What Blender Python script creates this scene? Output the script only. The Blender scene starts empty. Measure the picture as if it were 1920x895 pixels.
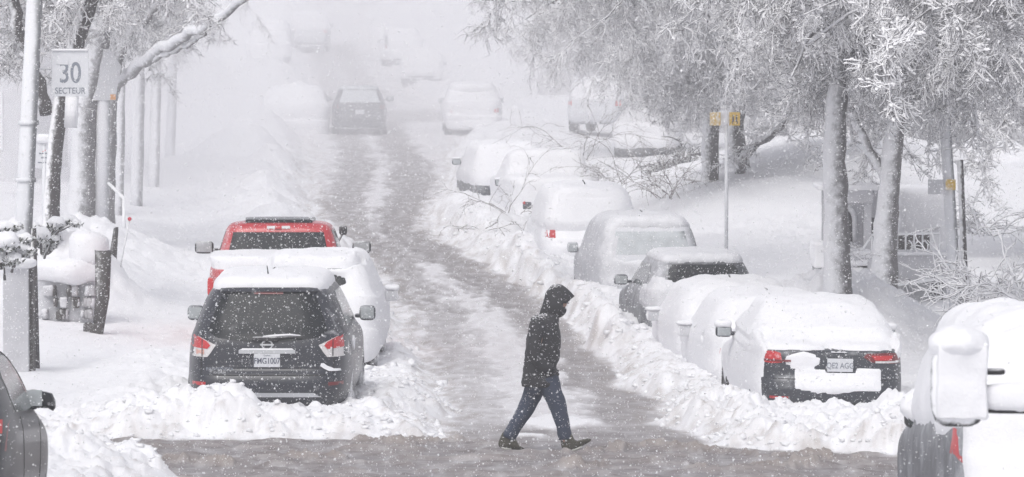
import bpy, bmesh, math, random
import numpy as np
from mathutils import Vector, Matrix
from mathutils.bvhtree import BVHTree
from mathutils.geometry import delaunay_2d_cdt
random.seed(7); RNG = np.random.default_rng(7)
C = bpy.context.scene.collection
SC = bpy.context.scene
# ------------------------------------------------------------------ camera, world, sun, exposure
CZ = 4.7; PITCH = 0.05443; F = 8000.0
cam_d = bpy.data.cameras.new('camera'); cam_d.lens = 150; cam_d.sensor_width = 36
cam_d.clip_start = 0.5; cam_d.clip_end = 3000
cam_d.dof.use_dof = True; cam_d.dof.focus_distance = 48; cam_d.dof.aperture_fstop = 9
cam = bpy.data.objects.new('camera', cam_d); C.objects.link(cam)
cam.location = (0, 0, CZ); cam.rotation_euler = (math.pi/2 - PITCH, 0, 0)
SC.camera = cam
W = bpy.data.worlds.new("World"); SC.world = W; W.use_nodes = True
nt = W.node_tree; bg = nt.nodes['Background']
sky = nt.nodes.new('ShaderNodeTexSky'); sky.sky_type = 'NISHITA'; sky.sun_disc = False
SUN_EL = math.radians(52); SUN_AZ = math.radians(200)
sky.sun_elevation = SUN_EL; sky.sun_rotation = SUN_AZ; sky.dust_density = 4; sky.air_density = 1.2
hs = nt.nodes.new('ShaderNodeHueSaturation'); hs.inputs['Saturation'].default_value = 0.36; hs.inputs['Hue'].default_value = 0.525
nt.links.new(sky.outputs[0], hs.inputs['Color']); nt.links.new(hs.outputs[0], bg.inputs['Color'])
bg.inputs['Strength'].default_value = 0.13
sd = bpy.data.lights.new('sun', 'SUN'); sd.energy = 1.1; sd.angle = math.radians(30); sd.color = (1, .985, .985)
sun = bpy.data.objects.new('sun', sd); C.objects.link(sun)
sdir = Vector((math.sin(SUN_AZ)*math.cos(SUN_EL), math.cos(SUN_AZ)*math.cos(SUN_EL), math.sin(SUN_EL)))
sun.rotation_euler = sdir.to_track_quat('Z', 'Y').to_euler()
SC.view_settings.view_transform = 'Standard'; SC.view_settings.look = 'None'
SC.view_settings.exposure = 0.23; SC.view_settings.gamma = 1
SC.cycles.volume_bounces = 4; SC.cycles.max_bounces = 8; SC.cycles.diffuse_bounces = 4
SC.cycles.use_denoising = True
HAZE_DENSITY = 0.0019

# ------------------------------------------------------------------ helpers: photograph pixel -> world at a distance
def P(px, py, Y):
    dx = (px-960)/F; dz = -(py-447.5)/F
    d = (dx, math.cos(PITCH)+dz*math.sin(PITCH), -math.sin(PITCH)+dz*math.cos(PITCH))
    t = Y/d[1]
    return Vector((t*d[0], Y, CZ+t*d[2]))
def PX(px, Y): return (px-960)/F*Y*1.0015
_zp = np.array([(-60,6),(-20,4.3),(0,3.0),(20,1.6),(29,1.0),(36,.47),(42,.12),(45,.03),(50,-.25),(58,-.52),(68,-.75),(80,-.74),(100,-.5),
                (120,-.2),(146,.22),(175,.75),(200,1.6),(216,2.5),(240,4.4),(300,11),(600,42),(1500,120)], float)
_yy = np.arange(-60, 700, .5); _zz = np.interp(_yy, _zp[:,0], _zp[:,1])
_k = np.exp(-np.linspace(-2,2,13)**2); _k /= _k.sum()
_zs = np.convolve(np.pad(_zz, 6, mode='edge'), _k, 'valid')
def zb(y): return np.interp(y, _yy, _zs)
_ys = np.arange(25, 260, .25); _pys = np.array([447.5 + F*math.tan(math.atan((CZ-float(zb(y)))/y)-PITCH) for y in _ys])
_pym = np.minimum.accumulate(_pys)
def GY(py): return float(np.interp(-py, -_pym, _ys))     # ground distance seen at this image row
def G(px, py):
    y = GY(py); return (PX(px, y), y)

# ------------------------------------------------------------------ numpy noise
_perm = RNG.permutation(512); _perm = np.concatenate([_perm, _perm, _perm])
_g = RNG.normal(size=(512, 2)); _g /= np.linalg.norm(_g, axis=1)[:, None]
_g3 = RNG.normal(size=(512, 3)); _g3 /= np.linalg.norm(_g3, axis=1)[:, None]
def perlin(x, y, seed=0):
    xi = np.floor(x).astype(int); yi = np.floor(y).astype(int); xf = x-xi; yf = y-yi
    u = xf*xf*xf*(xf*(xf*6-15)+10); v = yf*yf*yf*(yf*(yf*6-15)+10)
    def gr(ix, iy, fx, fy):
        h = _perm[(_perm[(ix+seed*17) & 511] + iy) & 511]
        return _g[h,0]*fx + _g[h,1]*fy
    a = gr(xi,yi,xf,yf); b = gr(xi+1,yi,xf-1,yf); c = gr(xi,yi+1,xf,yf-1); d = gr(xi+1,yi+1,xf-1,yf-1)
    return (a*(1-u)+b*u)*(1-v)+(c*(1-u)+d*u)*v*1.0
def fbm(x, y, o=4, seed=0):
    s = 0; a = 1; 
    for i in range(o): s = s + a*perlin(x*2**i, y*2**i, seed+i); a *= .5
    return s
def perlin3(p, seed=0):
    xi = np.floor(p).astype(int); f = p-xi; u = f*f*f*(f*(f*6-15)+10); r = 0
    for dx in (0,1):
        for dy in (0,1):
            for dz in (0,1):
                h = _perm[(_perm[(_perm[(xi[:,0]+dx+seed*31) & 511]+xi[:,1]+dy) & 511]+xi[:,2]+dz) & 511]
                g = _g3[h]; d = f-np.array([dx,dy,dz])
                w = (u[:,0] if dx else 1-u[:,0])*(u[:,1] if dy else 1-u[:,1])*(u[:,2] if dz else 1-u[:,2])
                r = r + w*(g*d).sum(1)
    return r
def worley(x, y, seed=0):
    xi = np.floor(x).astype(int); yi = np.floor(y).astype(int); best = np.full(x.shape, 9.0)
    for dx in (-1,0,1):
        for dy in (-1,0,1):
            h = _perm[(_perm[(xi+dx+seed*13) & 511]+yi+dy) & 511]
            cx = xi+dx+(_g[h,0]*.5+.5); cy = yi+dy+(_g[h,1]*.5+.5)
            best = np.minimum(best, (x-cx)**2+(y-cy)**2)
    return np.sqrt(best)
def sstep(a, b, x):
    t = np.clip((x-a)/(b-a), 0, 1); return t*t*(3-2*t)

# ------------------------------------------------------------------ materials
def newmat(name):
    m = bpy.data.materials.new(name); m.use_nodes = True
    return m, m.node_tree.nodes, m.node_tree.links, m.node_tree.nodes['Principled BSDF']
def simple(name, col, rough=.5, metal=0, bump=0, bscale=20, var=0, coat=0):
    m, N, L, b = newmat(name)
    b.inputs['Base Color'].default_value = (*col, 1); b.inputs['Roughness'].default_value = rough; b.inputs['Metallic'].default_value = metal
    b.inputs['Coat Weight'].default_value = coat
    tc = N.new('ShaderNodeTexCoord'); nz = N.new('ShaderNodeTexNoise'); nz.inputs['Scale'].default_value = bscale; nz.inputs['Detail'].default_value = 6
    L.new(tc.outputs['Object'], nz.inputs['Vector'])
    if var:
        mx = N.new('ShaderNodeMix'); mx.data_type = 'RGBA'
        mx.inputs[6].default_value = (*[c*(1-var) for c in col], 1); mx.inputs[7].default_value = (*[min(1, c*(1+var)) for c in col], 1)
        L.new(nz.outputs['Fac'], mx.inputs[0]); L.new(mx.outputs[2], b.inputs['Base Color'])
    if bump:
        bp = N.new('ShaderNodeBump'); bp.inputs['Strength'].default_value = bump; bp.inputs['Distance'].default_value = .01
        L.new(nz.outputs['Fac'], bp.inputs['Height']); L.new(bp.outputs[0], b.inputs['Normal'])
    return m
SNOWC = (.86, .865, .885)
def rimed(name, col, wind=(-.45,-.75,.45), lo=-.05, hi=.35, nscale=9, rough=.7, snow=SNOWC, namp=.7, metal=0, coat=0):
    """a surface of its own colour with wind-packed snow sticking to its windward and upper sides"""
    m, N, L, b = newmat(name)
    b.inputs['Metallic'].default_value = metal; b.inputs['Coat Weight'].default_value = coat
    ge = N.new('ShaderNodeNewGeometry'); dt = N.new('ShaderNodeVectorMath'); dt.operation = 'DOT_PRODUCT'
    w = Vector(wind).normalized(); dt.inputs[1].default_value = w
    L.new(ge.outputs['Normal'], dt.inputs[0])
    nz = N.new('ShaderNodeTexNoise'); nz.inputs['Scale'].default_value = nscale; nz.inputs['Detail'].default_value = 5; nz.inputs['Roughness'].default_value = .65
    L.new(ge.outputs['Position'], nz.inputs['Vector'])
    ma = N.new('ShaderNodeMath'); ma.operation = 'MULTIPLY_ADD'; ma.inputs[1].default_value = namp*2; ma.inputs[2].default_value = -namp
    L.new(nz.outputs['Fac'], ma.inputs[0])
    ad = N.new('ShaderNodeMath'); ad.operation = 'ADD'; L.new(dt.outputs['Value'], ad.inputs[0]); L.new(ma.outputs[0], ad.inputs[1])
    mr = N.new('ShaderNodeMapRange'); mr.inputs[1].default_value = lo; mr.inputs[2].default_value = hi; mr.interpolation_type = 'SMOOTHSTEP'
    L.new(ad.outputs[0], mr.inputs[0])
    nz2 = N.new('ShaderNodeTexNoise'); nz2.inputs['Scale'].default_value = nscale*3; nz2.inputs['Detail'].default_value = 3
    L.new(ge.outputs['Position'], nz2.inputs['Vector'])
    m2 = N.new('ShaderNodeMix'); m2.data_type = 'RGBA'; m2.inputs[6].default_value = (*[c*.7 for c in col],1); m2.inputs[7].default_value = (*[min(1,c*1.35) for c in col],1)
    L.new(nz2.outputs['Fac'], m2.inputs[0])
    mx = N.new('ShaderNodeMix'); mx.data_type = 'RGBA'; L.new(m2.outputs[2], mx.inputs[6]); mx.inputs[7].default_value = (*snow,1)
    L.new(mr.outputs[0], mx.inputs[0]); L.new(mx.outputs[2], b.inputs['Base Color'])
    rr = N.new('ShaderNodeMapRange'); rr.inputs[3].default_value = rough; rr.inputs[4].default_value = .85; L.new(mr.outputs[0], rr.inputs[0]); L.new(rr.outputs[0], b.inputs['Roughness'])
    if metal:
        r3 = N.new('ShaderNodeMapRange'); r3.inputs[3].default_value = metal; r3.inputs[4].default_value = 0; L.new(mr.outputs[0], r3.inputs[0]); L.new(r3.outputs[0], b.inputs['Metallic'])
    if coat:
        r4 = N.new('ShaderNodeMapRange'); r4.inputs[3].default_value = coat; r4.inputs[4].default_value = 0; L.new(mr.outputs[0], r4.inputs[0]); L.new(r4.outputs[0], b.inputs['Coat Weight'])
    bp = N.new('ShaderNodeBump'); bp.inputs['Strength'].default_value = .5; bp.inputs['Distance'].default_value = .01
    L.new(mr.outputs[0], bp.inputs['Height']); L.new(bp.outputs[0], b.inputs['Normal'])
    return m
def snowmat(name, bs=14, bd=.02, bstr=.5):
    m, N, L, b = newmat(name)
    b.inputs['Roughness'].default_value = .8
    b.inputs['Specular IOR Level'].default_value = .25
    tc = N.new('ShaderNodeNewGeometry'); nz = N.new('ShaderNodeTexNoise'); nz.inputs['Scale'].default_value = bs; nz.inputs['Detail'].default_value = 8; nz.inputs['Roughness'].default_value = .7
    L.new(tc.outputs['Position'], nz.inputs['Vector'])
    mx = N.new('ShaderNodeMix'); mx.data_type = 'RGBA'; mx.inputs[6].default_value = (.77,.772,.80,1); mx.inputs[7].default_value = (.86,.862,.88,1)
    L.new(nz.outputs['Fac'], mx.inputs[0]); L.new(mx.outputs[2], b.inputs['Base Color'])
    bp = N.new('ShaderNodeBump'); bp.inputs['Strength'].default_value = bstr; bp.inputs['Distance'].default_value = bd
    L.new(nz.outputs['Fac'], bp.inputs['Height']); L.new(bp.outputs[0], b.inputs['Normal'])
    return m
M = {}
M['snow'] = snowmat('fresh_snow')
M['carsnow'] = snowmat('settled_snow', 8, .03, .5)
M['flake'] = simple('snowflake', (.95,.95,.97), .6)
M['charcoal'] = rimed('charcoal_paint', (.014,.017,.026), wind=(.5,-.1,.85), lo=.85, hi=1.45, rough=.35, nscale=7, namp=.55, coat=.2)
M['black_paint'] = rimed('black_paint', (.012,.014,.018), wind=(.1,-.3,.95), lo=.95, hi=1.5, rough=.32, nscale=16, namp=.5, coat=.15)
M['black_paint'].node_tree.nodes['Principled BSDF'].inputs['Specular IOR Level'].default_value = .3
M['red_paint'] = rimed('red_paint', (.44,.010,.018), wind=(-.6,-.5,.45), lo=.8, hi=1.5, rough=.35, nscale=8, namp=.5, coat=.4)
M['silver_paint'] = rimed('frosted_silver_paint', (.22,.23,.25), wind=(-.4,-.8,.45), lo=-.25, hi=.9, rough=.5, nscale=5, namp=.5, snow=(.62,.63,.66))
M['grey_paint'] = rimed('dark_grey_paint', (.035,.04,.05), wind=(-.3,-.6,.6), lo=.85, hi=1.5, rough=.4, nscale=6, namp=.5)
M['frost_grey'] = rimed('frosted_grey_paint', (.045,.05,.06), wind=(-.5,-.3,.6), lo=.4, hi=1.3, rough=.4, nscale=5, namp=.6, snow=(.6,.61,.64))
M['white_paint'] = rimed('white_paint', (.5,.5,.52), wind=(-.4,-.8,.45), lo=-.2, hi=.6, rough=.5, nscale=6, namp=.5)
M['glass'] = rimed('dark_window_glass', (.010,.013,.016), wind=(-.2,-.7,.6), lo=1.1, hi=1.9, rough=.16, nscale=6, namp=.6)
M['glass'].node_tree.nodes['Principled BSDF'].inputs['Specular IOR Level'].default_value = .12
M['side_glass'] = simple('grey_side_glass', (.05,.06,.06), .12)
M['frost_glass'] = rimed('frosted_window_glass', (.10,.12,.13), wind=(-.3,-.6,.6), lo=-.1, hi=1.2, rough=.4, nscale=5, namp=.5, snow=(.55,.58,.6))
M['black'] = rimed('black_plastic', (.015,.015,.017), wind=(-.2,-.4,.85), lo=.5, hi=1.4, rough=.6, nscale=14, namp=.5)
M['liner'] = simple('arch_liner', (.01,.01,.011), .8)
M['tyre'] = rimed('tyre_rubber', (.018,.018,.02), wind=(.6,-.5,.5), lo=.3, hi=1.2, rough=.8, nscale=12, namp=.6)
M['rim'] = rimed('alloy_rim', (.25,.25,.26), wind=(.5,-.5,.5), lo=.1, hi=.9, rough=.4, nscale=12, namp=.6, metal=.6)
M['chrome'] = simple('dull_chrome', (.55,.56,.58), .28, .85)
M['red_lens'] = simple('red_lens', (.50,.018,.022), .35, 0, .2, 60, .25, .2)
M['dark_red'] = simple('dark_red_lens', (.16,.012,.015), .3)
M['clear_lens'] = simple('clear_lens', (.62,.60,.60), .25, 0, .2, 50, .15, .4)
M['amber_lens'] = simple('amber_lens', (.62,.34,.28), .3)
M['plate'] = simple('plate_white', (.62,.63,.66), .5, 0, .2, 30, .12)
M['ink'] = simple('dark_ink', (.06,.07,.11), .6)
M['ink_faint'] = simple('faint_ink', (.22,.24,.28), .7)
M['badge'] = simple('badge_metal', (.55,.56,.58), .5, .1)
M['bark'] = rimed('rimed_bark', (.10,.095,.098), wind=(-.8,-.35,.3), lo=-.35, hi=.85, nscale=9, namp=.85, snow=(.76,.765,.79))
M['bark_dark'] = rimed('dark_bark', (.05,.046,.047), wind=(-.75,-.35,.5), lo=.35, hi=.85, nscale=12, namp=.5)
M['twig'] = rimed('snowy_twig', (.17,.162,.17), wind=(-.35,-.55,.8), lo=-.5, hi=.2, nscale=5, namp=.65, snow=(.90,.90,.92))
M['twig_bare'] = rimed('bare_twig', (.14,.115,.11), wind=(-.3,-.4,.85), lo=.35, hi=1.0, nscale=8, namp=.5)
M['pole'] = rimed('galvanised_pole', (.2,.205,.215), wind=(-.55,-.8,.1), lo=.05, hi=.75, nscale=4, namp=.35, metal=.2, snow=(.74,.75,.78))
M['bark_pale'] = rimed('snow_plastered_bark', (.20,.195,.205), wind=(-.8,-.45,.3), lo=-.4, hi=.5, nscale=8, namp=.6, snow=(.74,.745,.77))
M['pole_pale'] = rimed('snow_plastered_post', (.32,.325,.34), wind=(-.6,-.8,.1), lo=-.3, hi=.6, nscale=5, namp=.4, snow=(.72,.725,.75))
M['crust'] = rimed('grey_ice_crust', (.42,.425,.45), wind=(-.2,-.4,.9), lo=-.1, hi=1.2, nscale=4, namp=.6, snow=(.72,.725,.75))
M['housing'] = rimed('snow_caked_housing', (.02,.02,.022), wind=(-.2,-.7,.5), lo=-.1, hi=.5, nscale=22, rough=.6, namp=.9)
M['wood'] = rimed('weathered_wood', (.05,.046,.044), wind=(-.5,-.7,.3), lo=.8, hi=1.4, nscale=10, namp=.5)
M['brick'] = rimed('greyed_wall', (.30,.295,.305), wind=(-.3,-.8,.4), lo=.3, hi=1.9, nscale=3, namp=.5, snow=(.6,.6,.63))
M['wall_pale'] = rimed('pale_render_wall', (.36,.36,.38), wind=(-.3,-.8,.4), lo=.0, hi=1.6, nscale=2, namp=.5, snow=(.7,.7,.73))
M['trim'] = rimed('white_trim', (.5,.5,.52), wind=(-.4,-.7,.5), lo=.0, hi=.9, nscale=6, namp=.4)
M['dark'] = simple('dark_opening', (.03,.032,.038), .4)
M['iron'] = rimed('snowy_iron', (.04,.04,.045), wind=(-.3,-.7,.6), lo=-.6, hi=.2, nscale=12, namp=.5)
M['sign_white'] = simple('sign_snow_face', (.66,.67,.70), .7, 0, .4, 14, .1)
M['sign_grey'] = simple('iced_sign_face', (.54,.545,.57), .7, 0, .5, 10, .14)
M['yellow'] = rimed('yellow_sign', (.62,.40,.06), wind=(-.4,-.7,.5), lo=.55, hi=1.2, nscale=9, namp=.9)
M['orange'] = simple('orange_reflector', (.65,.30,.09), .5, 0, 0, 20, .3)
M['redtip'] = simple('red_reflector', (.6,.03,.06), .5)
M['evergreen'] = rimed('evergreen_leaf', (.045,.055,.04), wind=(-.3,-.45,.8), lo=.1, hi=.5, nscale=6, namp=.4)
M['coat'] = simple('black_coat', (.022,.022,.026), .85, 0, .6, 35, .35)
M['coatsnow'] = rimed('snow_speckled_coat', (.022,.022,.026), wind=(-.3,-.2,.95), lo=.85, hi=1.1, nscale=55, rough=.85, namp=.85)
M['jeans'] = rimed('blue_jeans', (.036,.048,.080), wind=(-.5,-.2,.8), lo=.8, hi=1.4, nscale=45, rough=.9, namp=.75)
M['shoe'] = simple('dark_shoe', (.065,.062,.045), .8, 0, .4, 40, .3)
M['sole'] = simple('pale_sole', (.5,.5,.47), .8)
M['skin'] = simple('skin', (.42,.27,.21), .6)
M['cable'] = simple('cable', (.07,.07,.08), .7)

# ------------------------------------------------------------------ object helpers
def link(name, me, mats, parent=None, smooth=True, kind=None):
    for m in (mats if isinstance(mats, (list, tuple)) else [mats]): me.materials.append(m)
    if smooth: me.polygons.foreach_set('use_smooth', [True]*len(me.polygons))
    o = bpy.data.objects.new(name, me); C.objects.link(o)
    if parent is not None: o.parent = parent
    if kind: o['kind'] = kind
    return o
def fast_mesh(name, V, Fc):
    V = np.asarray(V, np.float32); Fc = np.asarray(Fc, np.int32); k = Fc.shape[1]
    me = bpy.data.meshes.new(name); me.vertices.add(len(V)); me.vertices.foreach_set('co', V.ravel())
    me.loops.add(Fc.size); me.loops.foreach_set('vertex_index', Fc.ravel())
    me.polygons.add(len(Fc)); me.polygons.foreach_set('loop_start', np.arange(0, Fc.size, k, dtype=np.int32))
    me.update(calc_edges=True); me.validate(); return me
def mk(name, V, Fc, mats, parent=None, smooth=True, kind=None):
    if isinstance(Fc, np.ndarray): me = fast_mesh(name, V, Fc)
    else:
        me = bpy.data.meshes.new(name); me.from_pydata([tuple(v) for v in V], [], [tuple(f) for f in Fc]); me.update()
    return link(name, me, mats, parent, smooth, kind)
def root(name, label, cat, loc=(0,0,0), rz=0, group=None):
    o = bpy.data.objects.new(name, None); C.objects.link(o); o.location = loc; o.rotation_euler = (0,0,rz)
    o.empty_display_size = .2; o['label'] = label; o['category'] = cat
    if group: o['group'] = group
    return o
def tag(o, label, cat, group=None):
    o['label'] = label; o['category'] = cat
    if group: o['group'] = group
    return o
class MB:
    def __init__(s): s.v = []; s.f = []
    def add(s, V, Fc):
        n = len(s.v); s.v += [tuple(v) for v in V]; s.f += [tuple(i+n for i in f) for f in Fc]; return s
    def box(s, c, d, rz=0, rx=0, ry=0, bev=0):
        R = Matrix.Rotation(rz,3,'Z')@Matrix.Rotation(rx,3,'X')@Matrix.Rotation(ry,3,'Y'); c = Vector(c)
        if bev and bev >= min(d)*.3 and max(d) < 6*min(d):
            n1, n2 = 20, 12; e = 4.2 if bev < min(d)*.42 else 3.0; V = []; Fc = []
            for i in range(n2+1):
                ph = -math.pi/2+math.pi*i/n2
                for j in range(n1):
                    th = 2*math.pi*j/n1; q = Vector((math.cos(ph)*math.cos(th), math.cos(ph)*math.sin(th), math.sin(ph)))
                    k = (abs(q.x)**e+abs(q.y)**e+abs(q.z)**e)**(-1/e); q *= k; V.append(c+R@Vector((q.x*d[0]/2, q.y*d[1]/2, q.z*d[2]/2)))
            for i in range(n2):
                for j in range(n1): Fc.append((i*n1+j, i*n1+(j+1)%n1, (i+1)*n1+(j+1)%n1, (i+1)*n1+j))
            return s.add(V, Fc)
        if bev:
            bm = bmesh.new(); bmesh.ops.create_cube(bm, size=1)
            for v in bm.verts: v.co = Vector((v.co.x*d[0], v.co.y*d[1], v.co.z*d[2]))
            bmesh.ops.bevel(bm, geom=list(bm.edges)+list(bm.verts), offset=bev, segments=3, affect='EDGES', profile=.6)
            V = [c+R@v.co for v in bm.verts]; Fc = [[v.index for v in f.verts] for f in bm.faces]; bm.verts.index_update()
            Fc = [[v.index for v in f.verts] for f in bm.faces]; bm.free(); return s.add(V, Fc)
        V = [c+R@Vector((sx*d[0]/2, sy*d[1]/2, sz*d[2]/2)) for sx in (-1,1) for sy in (-1,1) for sz in (-1,1)]
        return s.add(V, [(0,1,3,2),(4,6,7,5),(0,4,5,1),(2,3,7,6),(0,2,6,4),(1,5,7,3)])
    def tube(s, pts, rad, n=6, cap=True):
        V, Fc = tube(pts, rad, n, cap); return s.add(V, Fc)
    def prism(s, poly, axis, a, b):
        n = len(poly)
        def m(p, t): return {'x': (t,p[0],p[1]), 'y': (p[0],t,p[1]), 'z': (p[0],p[1],t)}[axis]
        V = [m(p,a) for p in poly]+[m(p,b) for p in poly]
        return s.add(V, [tuple(range(n))[::-1], tuple(range(n,2*n))]+[(i,(i+1)%n,n+(i+1)%n,n+i) for i in range(n)])
    def out(s, name, mats, parent=None, smooth=False, kind=None): return mk(name, s.v, s.f, mats, parent, smooth, kind)
def tube(pts, rad, n=6, cap=True):
    pts = [Vector(p) for p in pts]; m = len(pts)
    if not hasattr(rad, '__len__'): rad = [rad]*m
    V = []; Fc = []; up = Vector((0,0,1))
    t0 = (pts[1]-pts[0]).normalized()
    a = t0.orthogonal().normalized()
    for i, p in enumerate(pts):
        t = (pts[min(i+1,m-1)]-pts[max(i-1,0)]).normalized()
        a = (a - t*a.dot(t)).normalized(); b = t.cross(a)
        for k in range(n):
            an = 2*math.pi*k/n; V.append(p+(a*math.cos(an)+b*math.sin(an))*rad[i])
    for i in range(m-1):
        for k in range(n):
            k2 = (k+1)%n; Fc.append((i*n+k, i*n+k2, (i+1)*n+k2, (i+1)*n+k))
    if cap: Fc.append(tuple(range(n))[::-1]); Fc.append(tuple(range((m-1)*n, m*n)))
    return V, Fc
def copyobj(o, parent=None):
    c = o.copy(); C.objects.link(c); c.parent = parent; return c
def roughen(o, amp, scale, seed=0):
    me = o.data; n = len(me.vertices); co = np.empty(n*3, np.float32); me.vertices.foreach_get('co', co); co = co.reshape(-1,3)
    nr = np.empty(n*3, np.float32); me.vertices.foreach_get('normal', nr); nr = nr.reshape(-1,3)
    d = (perlin3(co*scale, seed)+.5*perlin3(co*scale*2.3, seed+1))*amp
    me.vertices.foreach_set('co', (co+nr*d[:,None]).ravel()); me.update()
def text(name, s, size, mat, parent, loc, rot=(math.pi/2,0,0), depth=.002, sx=1):
    cu = bpy.data.curves.new(name, 'FONT'); cu.body = s; cu.size = size; cu.align_x = 'CENTER'; cu.align_y = 'CENTER'; cu.extrude = depth; cu.offset = size*.012
    t = bpy.data.objects.new(name, cu); C.objects.link(t); bpy.context.view_layer.update(); dg = bpy.context.evaluated_depsgraph_get()
    me = bpy.data.meshes.new_from_object(t.evaluated_get(dg), depsgraph=dg); bpy.data.objects.remove(t); me.materials.clear(); me.materials.append(mat)
    o = bpy.data.objects.new(name, me); C.objects.link(o); o.parent = parent; o.location = loc; o.rotation_euler = rot; o.scale = (sx,1,1)
    return o

# ------------------------------------------------------------------ terrain
_edge = [ # image row, left edge of the cleared lane, right edge
 (845,800,1345),(800,840,1270),(760,850,1225),(700,815,1160),(640,770,1100),(590,735,1045),(540,715,985),(480,690,880),(440,640,815),(400,590,800),(350,585,835),
 (300,585,840),(260,560,860),(230,560,900),(200,600,800),(150,585,745),(90,575,700),(40,575,680)]
_ey = np.array([GY(e[0]) for e in _edge]); _exl = np.array([PX(e[1], GY(e[0])) for e in _edge]); _exr = np.array([PX(e[2], GY(e[0])) for e in _edge])
def edge(y):
    return np.interp(y, _ey, _exl), np.interp(y, _ey, _exr)
def polydist(x, y, pts):
    d = np.full(x.shape, 1e3)
    for (x0,y0),(x1,y1) in zip(pts[:-1], pts[1:]):
        m = (y > min(y0,y1)-3) & (y < max(y0,y1)+3)
        if not m.any(): continue
        vx, vy = x1-x0, y1-y0; t = np.clip(((x[m]-x0)*vx+(y[m]-y0)*vy)/(vx*vx+vy*vy), 0, 1)
        d[m] = np.minimum(d[m], np.hypot(x[m]-x0-t*vx, y[m]-y0-t*vy))
    return d
TRA = [G(*p) for p in [(1215,815),(1150,740),(1085,670),(1020,610),(950,555),(870,505),(790,462),(745,435),(750,400),(775,360),(770,310),(735,262),(715,225),(690,170),(655,120),(640,85)]]
TRB = [G(*p) for p in [(880,790),(868,700),(845,640),(812,580),(765,520),(715,470),(655,425),(640,385),(660,340),(672,300),(655,262),(640,230),(620,150),(600,100)]]
RIDGE = [[G(*p) for p in r] for r in ([(1085,852),(1150,846),(1230,838),(1330,848),(1450,858),(1600,866)],[(1060,874),(1100,880),(1135,876)],[(545,860),(590,864),(612,861)],[(270,864),(330,868),(420,874)],[(690,832),(760,836),(860,826)],[(1330,880),(1420,884),(1500,876)])]
BUMPS = [] # x, y, rx, ry, height
def bump_px(px, py, Y, rx, ry, h): BUMPS.append((PX(px, Y), Y, rx, ry, h))
# crest of the ploughed snow before the charcoal car
bump_px(350,0,48.0,.55,.6,.20); bump_px(415,0,47.9,.40,.5,.34); bump_px(540,0,47.9,.4,.5,.10); bump_px(470,0,47.9,.35,.5,.10); bump_px(300,0,48.3,.6,.9,.16)
bump_px(770,0,51.5,.5,1.2,.12); bump_px(750,0,49,.45,.7,.08); bump_px(285,0,52,.7,1.2,.22); bump_px(300,0,57,.8,2,.3)
# left bank further up, and the big rounded heaps
bump_px(450,0,150,3.6,6,1.0); bump_px(520,0,141,1.7,2.6,.85); bump_px(360,0,152,3,7,.9); bump_px(600,0,118,.5,3,.45); bump_px(590,0,105,.5,3,.4); bump_px(575,0,128,.7,3,.5)
bump_px(455,0,124,1.3,2.2,1.1); bump_px(535,0,121,.9,1.6,.8); bump_px(380,0,118,1.6,3,.6)
bump_px(360,0,185,5,9,1.2)
# right bank before the parked cars
bump_px(1500,0,47.4,.22,.4,.10); bump_px(1570,0,47.6,.2,.4,.08); bump_px(1430,0,48.0,.2,.4,.08); bump_px(1680,0,47.9,.3,.6,.22); bump_px(1390,0,48.6,.4,.9,.16); bump_px(1300,0,50.5,.45,1.6,.20); bump_px(1210,0,56,.45,2,.2)
bump_px(1090,0,68,.7,2.5,.45); bump_px(1010,0,75,.8,2.4,.50); bump_px(940,0,84,.8,3,.4); bump_px(990,0,80,.5,1.6,.5); bump_px(870,0,97,1.0,4,.5)
bump_px(1670,0,45.3,.35,.7,.12); bump_px(880,0,160,2,3,.55); bump_px(960,0,140,2.2,3,.5)
# near corners
bump_px(60,0,40.3,1.0,.8,.22); bump_px(190,0,40.3,.45,.5,.16); bump_px(1600,0,37.4,.35,.5,.12)
for k_ in range(18):
    yb_ = 73+k_*4.1; rr_ = np.random.default_rng(k_+90).random(4); BUMPS.append((float(np.interp(yb_, _ey, _exl))-.75-.9*rr_[0], yb_, .45+.35*rr_[1], 1.0+.8*rr_[2], .22+.34*rr_[3]))
for k_ in range(9):
    yb_ = 88+k_*5.5; rr_ = np.random.default_rng(k_+190).random(4); BUMPS.append((float(np.interp(yb_, _ey, _exr))+.6+.3*rr_[0], yb_, .4+.3*rr_[1], 1.0+.8*rr_[2], .15+.25*rr_[3]))
bump_px(130,0,72.8,.95,1.6,1.15); bump_px(185,0,73.5,.45,1.2,.6)
# slope with the lawn on the right, lumps on the left yard
bump_px(1570,0,65.8,1.3,2.4,1.0); bump_px(1430,0,98,2.6,9,1.0); bump_px(1560,0,105,4,9,1.5); bump_px(120,0,84,1.8,4,.8); bump_px(190,0,80,1,2,.35)
def cleared(x, y):
    xl, xr = edge(y)
    wob = fbm(x*.9, y*.35, 3, 5)*.45
    dR = np.where(y > 44, np.maximum(xl-x, x-xr)+wob, 9)
    yf = np.interp(x, [-30,-1.6,2,4,6,30], [47.1,46.9,45.3,43.9,43.2,43.0]); yn = np.interp(x, [-30,-3.4,-2.9,-1.8,30], [41.0,41.0,39.5,30,37.6])
    dC = np.maximum(y-yf, yn-y)+fbm(x*1.3, y*1.3, 3, 9)*.22
    dA = np.where(y < 40, np.maximum(-3.0-x, x-2.4)+wob*.5, 9)
    return np.minimum(np.minimum(dR, dC), dA), dC, dR
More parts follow.
